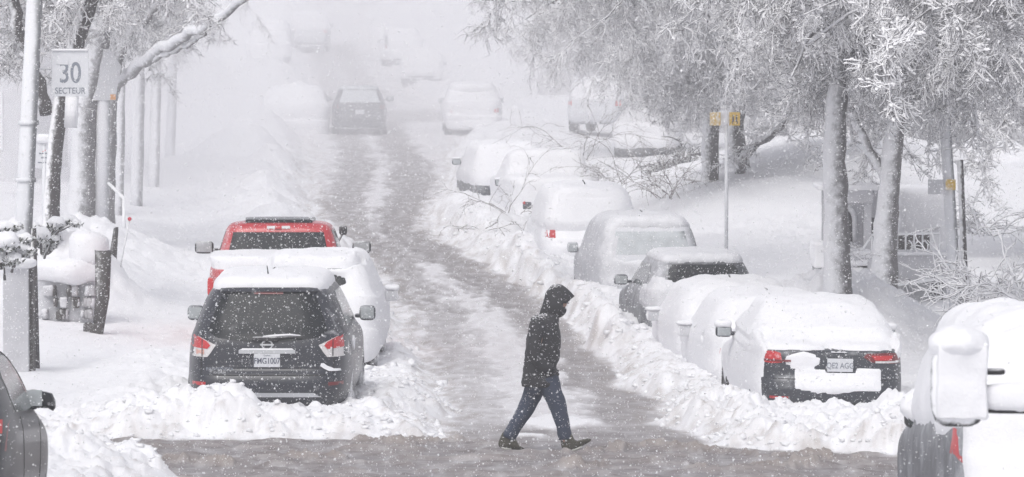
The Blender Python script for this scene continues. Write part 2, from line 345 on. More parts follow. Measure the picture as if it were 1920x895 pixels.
def ground(x, y, full=False):
    x = np.atleast_1d(np.asarray(x, float)); y = np.atleast_1d(np.asarray(y, float))
    e, dC, dR = cleared(x, y)
    z = zb(y).copy()
    xl, xr = edge(y); right = x > (xl+xr)*.5
    near = y < 44
    side = np.clip(np.where(right, x-xr, xl-x)-3.5, 0, 12)
    z += np.where(y > 48, side*np.where(right, .04, .06), 0)*sstep(48, 60, y)
    # snow field and bank
    H = np.where(right, .24, .20)*(1+.5*fbm(x*.35, y*.2, 2, 3))*np.interp(y,[38,60,100],[.9,1.1,1.6])
    bank = sstep(-.05, .75, e)*(H+ (.24-H)*sstep(1.0, 2.6, e))
    rise = sstep(0, .5, e)
    rough = rise*(1-.80*sstep(2.2, 4.5, e)); far = np.clip(y/60, 1, 3)
    w1 = .55-worley(x*1.9, y*1.6, 1); w2 = .5-worley(x*4.7/far**.5, y*4.0/far**.5, 2); w3 = .5-worley(x*10, y*8.5, 3)
    w4 = fbm(x*7, y*6, 4, 21)
    det = w1*.085+w2*.055+np.where(y < 75, w3*.022, 0)+w4*.028
    z += bank + rough*det*(1.05+.55*right*sstep(55,50,y)+.35*sstep(52,49,y)) + rise*fbm(x*.5, y*.3, 3, 15)*.07*(1+.5*(y>75))
    BH = np.zeros_like(z)
    for bx, by, rx, ry, h in BUMPS:
        m = (np.abs(x-bx) < 2.6*rx) & (np.abs(y-by) < 2.6*ry)
        if m.any():
            q = ((x[m]-bx)/rx)**2+((y[m]-by)/ry)**2
            BH[m] = np.maximum(BH[m], h*np.exp(-q**1.2*.8)*(1+(.2*w1[m]+.15*w2[m])*(y[m]<90)))
    z += BH*np.where(y < 90, np.clip(rise*1.3, 0, 1), sstep(0, 1.6, np.maximum(xl-x, x-xr)))
    dA = polydist(x, y, TRA); dB = polydist(x, y, TRB)
    wid = np.interp(y, [45,60,90,140,220], [.62,.42,.62,.62,.8])
    nz = fbm(x*1.6, y*.35, 4, 31); nz2 = fbm(x*5, y*1.2, 3, 41)
    ta = sstep(wid*1.5, wid*.5, dA+nz*.45); tb = sstep(wid*1.4, wid*.4, dB+nz*.45)
    inC = sstep(.15, -.35, dC)
    junction = sstep(52.5, 48.5, y+nz*1.6)*sstep(.1, -.3, dR)
    rect = sstep(8, 3, np.abs(y-162))*sstep(.4, -.5, dR)*.7
    slush = np.clip(np.maximum.reduce([ta*np.interp(y,[60,90],[.8,.85]), tb*np.interp(y,[60,90],[.42,.78]), rect, junction*(.85+.3*nz)])+.0*sstep(.1,-.4,dR)+(.20+.25*(y>75))*nz2*sstep(.2,-.3,dR)*(y<140), 0, 1)
    patch = sstep(.9, .45, np.hypot((x-PX(1040,50.5))/.62, (y-50.3)/1.5)+.35*nz2) + sstep(1., .5, np.hypot((x-PX(985,48))/.32, (y-47.6)/.35)+.5*nz2)*.8
    slush *= 1-np.clip(patch, 0, .9)
    slush = np.maximum(slush*sstep(.25, -.15, e), inC*(.92+.3*nz2))
    slush *= sstep(.32, .0, e+nz2*.15)
    pack = sstep(.25,-.35,dR)*(1-np.clip(patch,0,.8))*(.75+.5*nz2)*(y>46)*np.interp(y,[80,120],[1.1,1.0])
    # packed snow left standing between the ruts, ridges of slush
    z += (1-slush)*sstep(.1,-.3,dR)*sstep(49,52,y)*.05
    z += patch*.04*(y<60)
    rid = inC*np.clip(fbm(x*1.1, y*3.2, 4, 61)-.12, 0, 1)*.22
    z += rid*.6 + slush*(fbm(x*2, y*2.5, 3, 71)*.004)
    near_ = y < 50; rg_ = np.zeros_like(z)
    for r in RIDGE:
        d_ = np.full(z.shape, 9.); d_[near_] = polydist(x[near_], y[near_], r); rg_ = np.maximum(rg_, sstep(.22, .0, d_+np.clip(nz2,-.3,.3)*.35))
    z += rg_*.055*(1+1.2*w4)
    dirt = np.clip(rg_*.9+sstep(.75, .05, np.abs(e-.05))*(.30+nz2*1.0)+rid*4 + rough*np.clip(w4*1.6-.26,0,1)*(1.1)*sstep(1.8,.2,e), 0, 1)
    dirt = np.maximum(dirt, rough*sstep(.36,.62,worley(x*1.4+5,y*1.1,7))*.10)
    if full: return z, slush, dirt, np.clip(pack,0,1)
    return z
def gz(x, y): return float(ground(x, y)[0])
t_in = np.linspace(-.128, .128, 760)
def outer(a, b, n): q = np.linspace(0,1,n)**2.2; return a+(b-a)*q
ts = np.concatenate([-outer(.130, 3.2, 34)[::-1], t_in, outer(.130, 3.2, 34)])
rows = [-50,-30,-15,-5,2,8]; y = 12.0
while y < 700:
    rows.append(y)
    if y < 36: dy = .35
    elif y < 40: dy = .10
    elif y < 54: dy = .05
    else: dy = .05*(y/54)**2.1
    if y > 240: dy = max(dy, 3)
    y += dy
rows = np.array(rows); TT, YY = np.meshgrid(ts, rows); XX = TT*np.maximum(YY, 14)
Z, SL, DI, PK = ground(XX.ravel(), YY.ravel(), True)
nr, nc = XX.shape
idx = np.arange(nr*nc).reshape(nr, nc)
Q = np.stack([idx[:-1,:-1], idx[:-1,1:], idx[1:,1:], idx[1:,:-1]], -1).reshape(-1, 4)
def ground_mat():
    m, N, L, b = newmat('snowy_ground')
    b.inputs['Specular IOR Level'].default_value = .25
    at = N.new('ShaderNodeAttribute'); at.attribute_name = 'slush'; ad = N.new('ShaderNodeAttribute'); ad.attribute_name = 'dirt'
    ge = N.new('ShaderNodeNewGeometry')
    mp = N.new('ShaderNodeMapping'); mp.inputs['Scale'].default_value = (1,.45,1); L.new(ge.outputs['Position'], mp.inputs[0])
    nz = N.new('ShaderNodeTexNoise'); nz.inputs['Scale'].default_value = 7; nz.inputs['Detail'].default_value = 9; nz.inputs['Roughness'].default_value = .72
    L.new(mp.outputs[0], nz.inputs['Vector'])
    mp2 = N.new('ShaderNodeMapping'); mp2.inputs['Scale'].default_value = (.55,5,1); L.new(ge.outputs['Position'], mp2.inputs[0])
    st = N.new('ShaderNodeTexNoise'); st.inputs['Scale'].default_value = 3; st.inputs['Detail'].default_value = 7; L.new(mp2.outputs[0], st.inputs['Vector'])
    # slush factor broken up by noise
    def math_(op, a, bb, c=None):
        n = N.new('ShaderNodeMath'); n.operation = op
        for i, q in enumerate([a, bb, c]):
            if q is None: continue
            if hasattr(q, 'is_linked') or hasattr(q, 'links'): L.new(q, n.inputs[i])
            else: n.inputs[i].default_value = q
        return n.outputs[0]
    f = math_('MULTIPLY_ADD', nz.outputs['Fac'], .5, -.25); f2 = math_('ADD', at.outputs['Fac'], f); sm = N.new('ShaderNodeMapRange'); sm.inputs[1].default_value=.12; sm.inputs[2].default_value=.95
    L.new(f2, sm.inputs[0]); gate = math_('MULTIPLY', sm.outputs[0], math_('MINIMUM', math_('MULTIPLY', at.outputs['Fac'], 6.0), 1.0))
    sl = N.new('ShaderNodeMix'); sl.data_type='RGBA'; sl.inputs[6].default_value=(.175,.158,.158,1); sl.inputs[7].default_value=(.30,.278,.28,1); 
    srp = N.new('ShaderNodeMapRange'); srp.inputs[1].default_value=.35; srp.inputs[2].default_value=.65; L.new(st.outputs['Fac'], srp.inputs[0]); L.new(srp.outputs[0], sl.inputs[0])
    sn = N.new('ShaderNodeMix'); sn.data_type='RGBA'; sn.inputs[6].default_value=(.76,.762,.79,1); sn.inputs[7].default_value=(.87,.872,.888,1); L.new(nz.outputs['Fac'], sn.inputs[0])
    ap_ = N.new('ShaderNodeAttribute'); ap_.attribute_name = 'pack'; m0 = N.new('ShaderNodeMix'); m0.data_type='RGBA'; m0.inputs[7].default_value=(.60,.585,.60,1)
    L.new(math_('MULTIPLY', ap_.outputs['Fac'], math_('MULTIPLY_ADD', nz.outputs['Fac'], 1.2, .25)), m0.inputs[0]); m0.clamp_factor=True; L.new(sn.outputs[2], m0.inputs[6])
    m1 = N.new('ShaderNodeMix'); m1.data_type='RGBA'; L.new(gate, m1.inputs[0]); L.new(m0.outputs[2], m1.inputs[6]); L.new(sl.outputs[2], m1.inputs[7])
    m2 = N.new('ShaderNodeMix'); m2.data_type='RGBA'; m2.inputs[7].default_value=(.33,.285,.255,1)
    df = math_('MULTIPLY', ad.outputs['Fac'], .62); L.new(df, m2.inputs[0]); L.new(m1.outputs[2], m2.inputs[6]); L.new(m2.outputs[2], b.inputs['Base Color'])
    rr = N.new('ShaderNodeMapRange'); rr.inputs[3].default_value=.85; rr.inputs[4].default_value=.55; L.new(gate, rr.inputs[0]); L.new(rr.outputs[0], b.inputs['Roughness'])
    bp = N.new('ShaderNodeBump'); bp.inputs['Strength'].default_value=.4; bp.inputs['Distance'].default_value=.02; L.new(nz.outputs['Fac'], bp.inputs['Height'])
    bp2 = N.new('ShaderNodeBump'); bp2.inputs['Strength'].default_value=.12; bp2.inputs['Distance'].default_value=.006; L.new(st.outputs['Fac'], bp2.inputs['Height']); L.new(bp.outputs[0], bp2.inputs['Normal'])
    L.new(bp2.outputs[0], b.inputs['Normal'])
    return m
gme = fast_mesh('snowy_ground', np.stack([XX.ravel(), YY.ravel(), Z], 1), Q)
for nm, arr in (('slush', SL), ('dirt', DI), ('pack', PK)):
    a = gme.attributes.new(nm, 'FLOAT', 'POINT'); a.data.foreach_set('value', arr.astype(np.float32))
M['ground'] = ground_mat()
link('ground', gme, M['ground'], None, True, 'structure')
# loose chunks thrown up by the plough along the banks
def chunk_mesh(seed):
    bm = bmesh.new(); bmesh.ops.create_icosphere(bm, subdivisions=1, radius=1)
    V = np.array([v.co for v in bm.verts]); V *= (1+1.6*perlin3(V*1.7+seed*3.3, seed))[:,None]*np.array([1.2,.85,.6]); Fc = np.array([[v.index for v in f.verts] for f in bm.faces]); bm.free(); return V, Fc
def scatter_chunks(n, yr, size, thr, name):
    ch = [chunk_mesh(i) for i in range(6)]; VV=[]; FF=[]; off=0; k=0
    ys = RNG.uniform(yr[0], yr[1], n*20); xs = RNG.uniform(-.13,.13,n*20)*ys; e,_,_ = cleared(xs, ys)
    ok = np.where((e > thr[0]) & (e < thr[1]))[0][:n]; zz = ground(xs[ok], ys[ok])
    for j, i in enumerate(ok):
        V, Fc = ch[j%6]; s = size*(RNG.random()**2*1.6+.35); an = RNG.random()*6.28; c, sn = math.cos(an), math.sin(an)
        R = np.array([[c,-sn,0],[sn,c,0],[0,0,1]]); VV.append(V@R.T*s+np.array([xs[i],ys[i],zz[j]+s*.25])); FF.append(Fc+off); off += len(V)
    return mk(name, np.concatenate(VV), np.concatenate(FF), M['snow'], None, True, 'stuff')
scatter_chunks(1500, (40,58), .026, (.0,1.2), 'snow_chunks')
scatter_chunks(500, (58,100), .045, (.05,1.4), 'snow_chunks')

# ------------------------------------------------------------------ car bodies
def pchip(T, A):
    T = np.asarray(T, float); n = len(A); d = np.diff(A, axis=0); m = np.zeros_like(A)
    s = d[:-1]*d[1:]; with_ = s > 0
    m[1:-1][with_] = 2*d[:-1][with_]*d[1:][with_]/(d[:-1]+d[1:])[with_]; m[0] = d[0]; m[-1] = d[-1]
    i = np.clip(T.astype(int), 0, n-2); t = (T-i)[:,None]
    return (2*t**3-3*t**2+1)*A[i]+(t**3-2*t**2+t)*m[i]+(-2*t**3+3*t**2)*A[i+1]+(t**3-t**2)*m[i+1]
def car_surface(rings, sub=6, n_exp=7, kx=22, ky=40):
    A = np.array(rings, float)   # yr zr yf zf W
    T = np.linspace(0, len(A)-1, (len(A)-1)*sub+1); R = pchip(T, A)
    u = np.linspace(-1,1,kx+1); v = np.linspace(-1,1,ky+1)
    sq = [(a,-1) for a in u[:-1]]+[(1,b) for b in v[:-1]]+[(a,1) for a in u[::-1][:-1]]+[(-1,b) for b in v[::-1][:-1]]
    sq = np.array(sq); prog = T/(len(A)-1)
    V = []
    for r, pg in zip(R, prog):
        n = n_exp if pg < .6 else n_exp-(n_exp-4)*(pg-.6)/.4
        s = 1/(np.abs(sq[:,0])**n+np.abs(sq[:,1])**n)**(1/n)
        a = sq[:,0]*s; b = sq[:,1]*s; f = (b+1)/2
        yr, zr, yf, zf, w = r
        V.append(np.stack([a*w, yr+(yf-yr)*f, zr+(zf-zr)*f], 1))
    V = np.array(V); nrr, k, _ = V.shape; idx = np.arange(nrr*k).reshape(nrr, k)
    q = np.stack([idx[:-1], np.roll(idx[:-1],-1,1), np.roll(idx[1:],-1,1), idx[1:]], -1).reshape(-1,4)
    V = V.reshape(-1,3)
    cb = V[:k].mean(0); V = np.vstack([V, cb]); ci = len(V)-1
    tris = [(ci, idx[0,(j+1)%k], idx[0,j]) for j in range(k)]
    return V, [tuple(map(int,f)) for f in q]+[tuple(map(int,t)) for t in tris]
def bvh_of(V, Fc): return BVHTree.FromPolygons([tuple(v) for v in V], Fc)
DIRS = {'rear': ((0,1,0), lambda p: (p[0],-4,p[1])), 'left': ((1,0,0), lambda p: (-4,p[0],p[1])), 'right': ((-1,0,0), lambda p: (4,p[0],p[1])),
        'top': ((0,0,-1), lambda p: (p[0],p[1],6)), 'front': ((0,-1,0), lambda p: (p[0],12,p[1]))}
def patch(name, bvh, poly, view, mat, parent, off=.008, res=.06, skirt=.02, smooth=True):
    d = Vector(DIRS[view][0]); og = DIRS[view][1]
    pts = []
    for i in range(len(poly)):
        a = Vector(poly[i]); b = Vector(poly[(i+1)%len(poly)]); k = max(1, int((b-a).length/res))
        pts += [a+(b-a)*j/k for j in range(k)]
    nb = len(pts); xs = [p.x for p in pts]; ys = [p.y for p in pts]
    def inside(x, y):
        c = False; j = nb-1
        for i in range(nb):
            if (pts[i].y > y) != (pts[j].y > y) and x < (pts[j].x-pts[i].x)*(y-pts[i].y)/(pts[j].y-pts[i].y+1e-12)+pts[i].x: c = not c
            j = i
        return c
    gx = min(xs)+res*.5
    while gx < max(xs):
        gy = min(ys)+res*.5
        while gy < max(ys):
            if inside(gx, gy) and min((gx-p.x)**2+(gy-p.y)**2 for p in pts[:nb]) > (res*.35)**2: pts.append(Vector((gx, gy)))
            gy += res
        gx += res
    vs, _, fs, ov, _, _ = delaunay_2d_cdt(pts, [(i,(i+1)%nb) for i in range(nb)], [], 1, 1e-5)
    V3 = []
    for p in vs:
        o = Vector(og(p)); h = bvh.ray_cast(o, d)
        if h[0] is None:
            q = o+d*4.2; h = bvh.find_nearest(q)
        V3.append(h[0]-d*off)
    Fc = [tuple(f) for f in fs]
    cnt = {}
    for f in Fc:
        for i in range(len(f)):
            e = (f[i], f[(i+1)%len(f)]); cnt[tuple(sorted(e))] = cnt.get(tuple(sorted(e)), []) + [e]
    n0 = len(V3); V3 += [v+d*(skirt+off) for v in V3]
    for k, es in cnt.items():
        if len(es) == 1: a, b = es[0]; Fc.append((b, a, a+n0, b+n0))
    used = sorted({i for f in Fc for i in f}); mp = {u:i for i, u in enumerate(used)}
    V3 = [V3[u] for u in used]; Fc = [tuple(mp[i] for i in f) for f in Fc]
    o = mk(name, V3, Fc, mat, parent, smooth)
    bm = bmesh.new(); bm.from_mesh(o.data); bmesh.ops.recalc_face_normals(bm, faces=bm.faces)
    for e in bm.edges:
        if len(e.link_faces) == 2 and e.calc_face_angle(0) > .7: e.smooth = False
    bm.to_mesh(o.data); bm.free(); return o
def normals(V, Fc):
    me = bpy.data.meshes.new('tmp'); me.from_pydata([tuple(v) for v in V], [], Fc); me.update()
    n = np.empty(len(V)*3, np.float32); me.vertices.foreach_get('normal', n); bpy.data.meshes.remove(me)
    return n.reshape(-1,3)
def snow_shell(name, V, Fc, mask, tmax, parent, up=.45, seed=0, lump=.25, edge_w=.35, mat=None):
    """snow lying on and sticking to a body: the body surface grown outwards where mask > 0"""
    Nn = normals(V, Fc)
    if Nn[np.argmax(V[:,2])][2] < 0: Nn = -Nn
    m = mask(V, Nn) + .35*lump*perlin3(V*3.1+seed*7.7, seed)+.2*lump*perlin3(V*8+seed, seed+3)
    t = np.where(m > 0, np.sqrt(np.clip(m/edge_w, 0, 1)), 0)
    th = tmax(V, Nn) if callable(tmax) else tmax
    t = t*th*(1+lump*(perlin3(V*2.2+seed*3.1, seed+5)+.6*perlin3(V*5+seed, seed+6)))
    t = np.where(m > 0, np.maximum(t, .006), -.02)
    d = Nn*(1-up)+np.array([0,0,1])*up*(Nn[:,2:3] > -.2)
    V2 = V + d*t[:,None]
    keep = [f for f in Fc if any(m[i] > 0 for i in f)]
    used = sorted({i for f in keep for i in f}); mp = {u:i for i,u in enumerate(used)}
    o = mk(name, V2[used], [tuple(mp[i] for i in f) for f in keep], mat or M['carsnow'], parent)
    return o
def fix_normals(o):
    bm = bmesh.new(); bm.from_mesh(o.data); bmesh.ops.recalc_face_normals(bm, faces=bm.faces); bm.to_mesh(o.data); bm.free()
def lathe(prof, n=28):   # prof (r, x) about the x axis
    V = []; Fc = []; k = len(prof)
    for i in range(n):
        a = 2*math.pi*i/n
        for r, x in prof: V.append((x, r*math.cos(a), r*math.sin(a)))
    for i in range(n):
        j = (i+1)%n
        for q in range(k-1): Fc.append((i*k+q, j*k+q, j*k+q+1, i*k+q+1))
    return V, Fc
def wheel(parent, x, y, r, side, w=.24):
    V, Fc = lathe([(r*.62,-w/2),(r*.9,-w/2),(r,-w*.38),(r,w*.38),(r*.9,w/2),(r*.62,w/2),(r*.6,w*.3)])
    o = mk('wheel', V, Fc, M['tyre'], parent); o.location = (x, y, r)
    b = MB(); V, Fc = lathe([(r*.66,w*.42),(r*.6,w*.44),(r*.57,w*.2),(.02,w*.16)], 24); b.add(V, Fc)
    for k in range(5):
        a = 2*math.pi*k/5+.3; b.box((w*.3, math.cos(a)*r*.3, math.sin(a)*r*.3), (.05, .07, r*.56), rx=a-math.pi/2, bev=.012)
    b.add(*lathe([(.07,w*.36),(.0,w*.4)], 12))
    rm = b.out('rim', M['rim'], o, True)
    if side < 0: rm.rotation_euler = (0,0,math.pi)
    return o
def cut_wheels(o, W, axles, r, wx):
    bpy.context.view_layer.update()
    cut = MB()
    for ya in axles:
        for s in (-1,1):
            V, Fc = lathe([(0.0,-.25),(r,-.25),(r,.35),(0.0,.35)], 32)
            V = [(s*(wx)+v[0]*s, v[1]+ya, v[2]+r*.93) for v in V]; cut.add(V, Fc)
    co = cut.out('cutter', [M['liner'], M['liner']]); 
    bm = bmesh.new(); bm.from_mesh(co.data); bmesh.ops.remove_doubles(bm, verts=bm.verts, dist=1e-5); bmesh.ops.recalc_face_normals(bm, faces=bm.faces)
    for f in bm.faces: f.material_index = 1
    bm.to_mesh(co.data); bm.free()
    md = o.modifiers.new('arches', 'BOOLEAN'); md.object = co; md.operation = 'DIFFERENCE'; md.solver = 'FAST'
    bpy.context.view_layer.update(); dg = bpy.context.evaluated_depsgraph_get()
    me = bpy.data.meshes.new_from_object(o.evaluated_get(dg), depsgraph=dg); o.modifiers.clear(); o.data = me
    bpy.data.objects.remove(co)
def mirror(parent, x, y, z, side, size=(.24,.14,.16), mat='black', snow=0, glass='side_glass', stalk=.12):
    b = MB().box((0,0,0), size, bev=min(size)*.38); b.box((-side*(size[0]/2+stalk/2-.03),.03,-size[2]*.2),(stalk+.06,.06,.05), bev=.02)
    o = b.out('mirror', M[mat], parent, True); o.location = (x+side*(stalk+size[0]/2), y, z)
    g = MB().box((0,-size[1]/2-.002,0), (size[0]*.82,.01,size[2]*.74), bev=.004).out('mirror_glass', M[glass], o, True)
    if snow:
        s = MB().box((side*.01,-.01,size[2]*.5+snow*.25), (size[0]*1.06,size[1]*1.25,snow), bev=snow*.45).out('snow_cap', M['carsnow'], o, True); roughen(s, .03, 6, 2)
    return o
def plate(parent, x, y, z, txt, rx=0, w=.305, h=.155, faint=False, small=None):
    b = MB().box((0,0,0),(w,.012,h), bev=.004); o = b.out('licence_plate', M['plate'], parent, False); o.location = (x,y,z); o.rotation_euler = (rx,0,0)
    if txt: text('plate_lettering', txt, h*.62, M['ink_faint' if faint else 'ink'], o, (0,-.0085,-.008), depth=.001, sx=.80 if len(txt) > 6 else .8)
    if small: text('plate_lettering', small, h*.16, M['ink_faint'], o, (0,-.0085,h*.38), depth=.001)
    return o
SUV = [(.30,.28,4.80,.25,.80),(.10,.34,4.92,.30,.91),(.03,.46,4.98,.42,.955),(0,.60,5.0,.58,.975),(.03,.70,4.99,.70,.98),(.09,.78,4.97,.78,.98),
       (.11,.92,4.90,.88,.975),(.13,1.05,4.55,.98,.96),(.17,1.16,3.95,1.08,.935),(.22,1.22,3.75,1.14,.91),(.36,1.44,3.2,1.42,.82),(.46,1.60,2.85,1.62,.745),
       (.50,1.68,2.65,1.70,.69),(.56,1.725,2.5,1.735,.62),(.8,1.76,2.3,1.76,.45),(1.1,1.775,2.0,1.775,.22),(1.35,1.78,1.75,1.78,.01)]
SEDAN = [(.30,.24,4.45,.22,.74),(.10,.30,4.58,.26,.84),(.03,.42,4.64,.36,.885),(0,.55,4.68,.50,.905),(.03,.66,4.67,.60,.91),(.07,.76,4.62,.68,.91),(.08,.90,4.45,.76,.90),
         (.10,1.00,3.9,.86,.885),(.16,1.045,3.55,.93,.865),(.62,1.08,3.42,.97,.845),(.75,1.12,3.3,1.03,.82),(1.05,1.27,2.85,1.24,.72),(1.28,1.37,2.5,1.37,.64),
         (1.42,1.41,2.3,1.41,.57),(1.6,1.44,2.1,1.435,.42),(1.75,1.45,1.95,1.45,.2),(1.85,1.455,1.87,1.455,.01)]
HATCH = [(.25,.26,4.0,.24,.72),(.08,.32,4.12,.28,.82),(.02,.44,4.18,.38,.86),(0,.56,4.2,.52,.88),(.03,.68,4.19,.64,.885),(.07,.80,4.12,.74,.885),(.09,.92,3.9,.82,.88),
         (.13,1.02,3.4,.92,.86),(.20,1.08,3.2,.98,.84),(.38,1.27,2.8,1.25,.75),(.52,1.40,2.45,1.40,.67),(.62,1.45,2.3,1.45,.58),(.85,1.485,2.05,1.485,.40),(1.1,1.5,1.8,1.5,.2),(1.3,1.505,1.6,1.505,.01)]
PICKUP = [(.25,.52,5.6,.42,.86),(.06,.58,5.78,.50,.96),(0,.72,5.86,.66,1.0),(0,.95,5.9,.90,1.01),(.01,1.20,5.87,1.05,1.01),(.03,1.33,5.7,1.18,1.0),(.12,1.37,5.2,1.24,.985),(1.7,1.38,4.4,1.29,.975),
          (1.88,1.41,4.15,1.34,.965),(1.94,1.52,3.95,1.46,.93),(2.02,1.72,3.5,1.74,.865),(2.08,1.86,3.15,1.88,.80),(2.16,1.92,3.0,1.92,.72),(2.4,1.95,2.85,1.95,.5),(2.55,1.96,2.7,1.96,.25),(2.62,1.965,2.65,1.965,.01)]
VAN = [(.25,.35,4.7,.30,.80),(.08,.42,4.85,.38,.90),(.02,.55,4.92,.50,.95),(0,.70,4.95,.65,.965),(.03,.85,4.9,.82,.97),(.05,1.0,4.7,.95,.965),(.09,1.15,4.3,1.05,.95),(.14,1.28,4.0,1.15,.925),
       (.24,1.55,3.5,1.52,.85),(.34,1.72,3.1,1.72,.78),(.40,1.80,2.9,1.80,.70),(.55,1.84,2.7,1.84,.6),(.8,1.86,2.4,1.86,.4),(1.1,1.87,2.1,1.87,.2),(1.4,1.875,1.9,1.875,.01)]
def car(name, label, cat, rings, loc, yaw, paint, sub=5, kx=22, ky=40, wheels=True, wr=.34, group=None, n_exp=7, sz=1, roll=0):
    R = np.array(rings, float); R = R*sz if np.ndim(sz) else R
    r = root(name, label, cat, loc, yaw, group); r.rotation_euler = (0, roll, yaw)
    V, Fc = car_surface(R, sub, n_exp, kx, ky)
    body = mk('body', V, Fc, [M[paint], M['liner']], r); fix_normals(body)
    Wd = R[:,4].max(); L_ = R[:,2].max(); ax = (1.02 if L_ < 5.5 else 1.25, L_-.98)
    bv = bvh_of(V, Fc)
    if wheels:
        cut_wheels(body, Wd, ax, wr*1.16, Wd-.12)
        me = body.data; me.polygons.foreach_set('use_smooth', [True]*len(me.polygons))
        try: me.set_sharp_from_angle(angle=math.radians(40))
        except Exception: pass
        for s in (-1,1):
            for a in ax: wheel(r, s*(Wd-.13), a, wr, s)
    return r, bv, V, Fc, body
def mpoly(poly): return [(-x, z) for x, z in poly][::-1]

# ---- charcoal sport utility vehicle, front left of the parked row
def gzb(y): return float(zb(y))
YN = 49.5
suv, bv, V, Fc, body = car('parked_suv', 'dark charcoal SUV with a loaf of snow on its roof and plate FMG1007', 'car', SUV, (PX(499,YN)-.0, YN, -.29), -.004, 'charcoal', sub=6, kx=30, ky=48, wr=.38, n_exp=6.5, sz=np.array([1,.985,1,.985,1.0]))
win = [(-.70,1.20),(-.60,1.13),(-.3,1.09),(0,1.08),(.3,1.09),(.60,1.13),(.70,1.20),(.63,1.40),(.55,1.60),(.40,1.64),(-.40,1.64),(-.55,1.60),(-.63,1.40)]
gl = patch('rear_window', bv, win, 'rear', M['glass'], suv, .010, .07)
patch('rear_spoiler', bv, [(-.60,1.645),(.60,1.645),(.56,1.72),(-.56,1.72)], 'rear', M['charcoal'], suv, .05, .08, .05)
patch('brake_light', bv, [(-.17,1.615),(.17,1.615),(.17,1.645),(-.17,1.645)], 'rear', M['dark_red'], suv, .03, .1)
tlo = [(-.955,1.17),(-.80,1.13),(-.70,1.085),(-.60,1.04),(-.66,.95),(-.70,.90),(-.95,.90)]
for s, pl in ((-1, tlo), (1, mpoly(tlo))):
    t = patch('taillight', bv, pl, 'rear', M['clear_lens'], suv, .014, .06)
    red = [(-.952,1.165),(-.80,1.125),(-.70,1.075),(-.665,1.035),(-.70,.995),(-.94,1.01)]
    red = red if s < 0 else mpoly(red)
    patch('red_lens', bv, red, 'rear', M['red_lens'], t, .022, .06, .01)
    amb = [(-.84,.93),(-.74,.93),(-.74,.985),(-.84,.985)]
    if s < 0: patch('amber_lens', bv, amb, 'rear', M['amber_lens'], t, .02, .06, .01)
    patch('lens_seam', bv, [(s*.765-.005,.91),(s*.765+.005,.91),(s*.765+.005,1.105),(s*.765-.005,1.105)], 'rear', M['black'], t, .025, .06, .01)
    patch('reflector', bv, [(s*.80-.085,.575),(s*.80+.085,.575),(s*.80+.085,.615),(s*.80-.085,.615)], 'rear', M['dark_red'] if s>0 else M['red_lens'], suv, .012, .08)
    # side window band and pillar trim
    sw = [(.95,1.22),(1.6,1.20),(3.55,1.17),(3.1,1.40),(2.7,1.58),(1.3,1.60),(1.0,1.52)]
    patch('side_window', bv, sw, 'right' if s > 0 else 'left', M['side_glass'], suv, .006, .12)
    mirror(suv, s*.90, 3.05, 1.21, s, (.20,.13,.185), 'frost_grey', 0, 'frost_glass', .06)
    # tailgate seams
    patch('tailgate_seam', bv, [(s*.775-.006,.70),(s*.775+.006,.70),(s*.775+.006,.90),(s*.775-.006,.90)], 'rear', M['liner'], suv, .003, .08, .01)
patch('tailgate_seam', bv, [(-.775,.690),(.775,.690),(.775,.702),(-.775,.702)], 'rear', M['liner'], suv, .003, .1, .01)
patch('tailgate_crease', bv, [(-.70,.78),(.70,.78),(.70,.80),(-.70,.80)], 'rear', M['charcoal'], suv, .014, .1, .01)
patch('chrome_strip', bv, [(-.33,.945),(.33,.945),(.33,.985),(-.31,.995),(-.33,.985)], 'rear', M['chrome'], suv, .035, .08, .04)
ls = patch('chrome_strip', bv, [(-.60,.44),(.62,.44),(.55,.49),(-.53,.49)], 'rear', M['chrome'], suv, .02, .08, .03)
snw = patch('snow_line', bv, [(-.31,.988),(.31,.988),(.29,1.004),(-.29,1.004)], 'rear', M['carsnow'], suv, .038, .08, .03)
h = bv.ray_cast(Vector((0,-4,1.045)), Vector((0,1,0)))[0]
V2, F2 = [], []
for i in range(24):
    a = 2*math.pi*i/24
    for r_, yy in ((.068,0),(.068,-.016),(.052,-.02),(.050,0)): V2.append((r_*math.cos(a), yy, r_*.88*math.sin(a)))
for i in range(24):
    j = (i+1)%24
    for q in range(3): F2.append((i*4+q, j*4+q, j*4+q+1, i*4+q+1))
bb = MB().add(V2, F2); bb.box((0,-.014,0),(.16,.016,.018), bev=.004)
eb = bb.out('emblem', M['badge'], suv, True); eb.location = h
hp = bv.ray_cast(Vector((0,-4,.86)), Vector((0,1,0)))[0]
plate(suv, .0, hp.y-.02, .865, 'FMG1007', small='Québec')
text('badge_lettering', 'PATHFINDER', .055, M['ink_faint'], suv, (-.55, bv.ray_cast(Vector((-.55,-4,.76)),Vector((0,1,0)))[0].y-.012, .765), depth=.002, sx=1.0)
text('badge_lettering', 'PLATINUM', .03, M['badge'], suv, (-.55, bv.ray_cast(Vector((-.55,-4,.72)),Vector((0,1,0)))[0].y-.012, .725), depth=.002, sx=1.0)
wp = MB(); hw = [bv.ray_cast(Vector((x,-4,z)), Vector((0,1,0)))[0]+Vector((0,-.03,0)) for x,z in ((-.02,1.115),(.12,1.125),(.30,1.135),(.42,1.125))]
wp.tube(hw, [.018,.014,.010,.006], 6); wp.box(hw[0]+Vector((0,-.01,0)), (.30,.04,.05), bev=.015)
w_ = wp.out('wiper', M['black'], suv, True)
MB().tube([p+Vector((-.03,-.01,.028)) for p in hw], [.008,.014,.012,.008], 6).out('snow_line', M['carsnow'], w_, True)
MB().tube([(-.02,.85,1.76),(-.04,.80,1.93)], [.012,.005], 6).out('antenna', M['black'], suv)
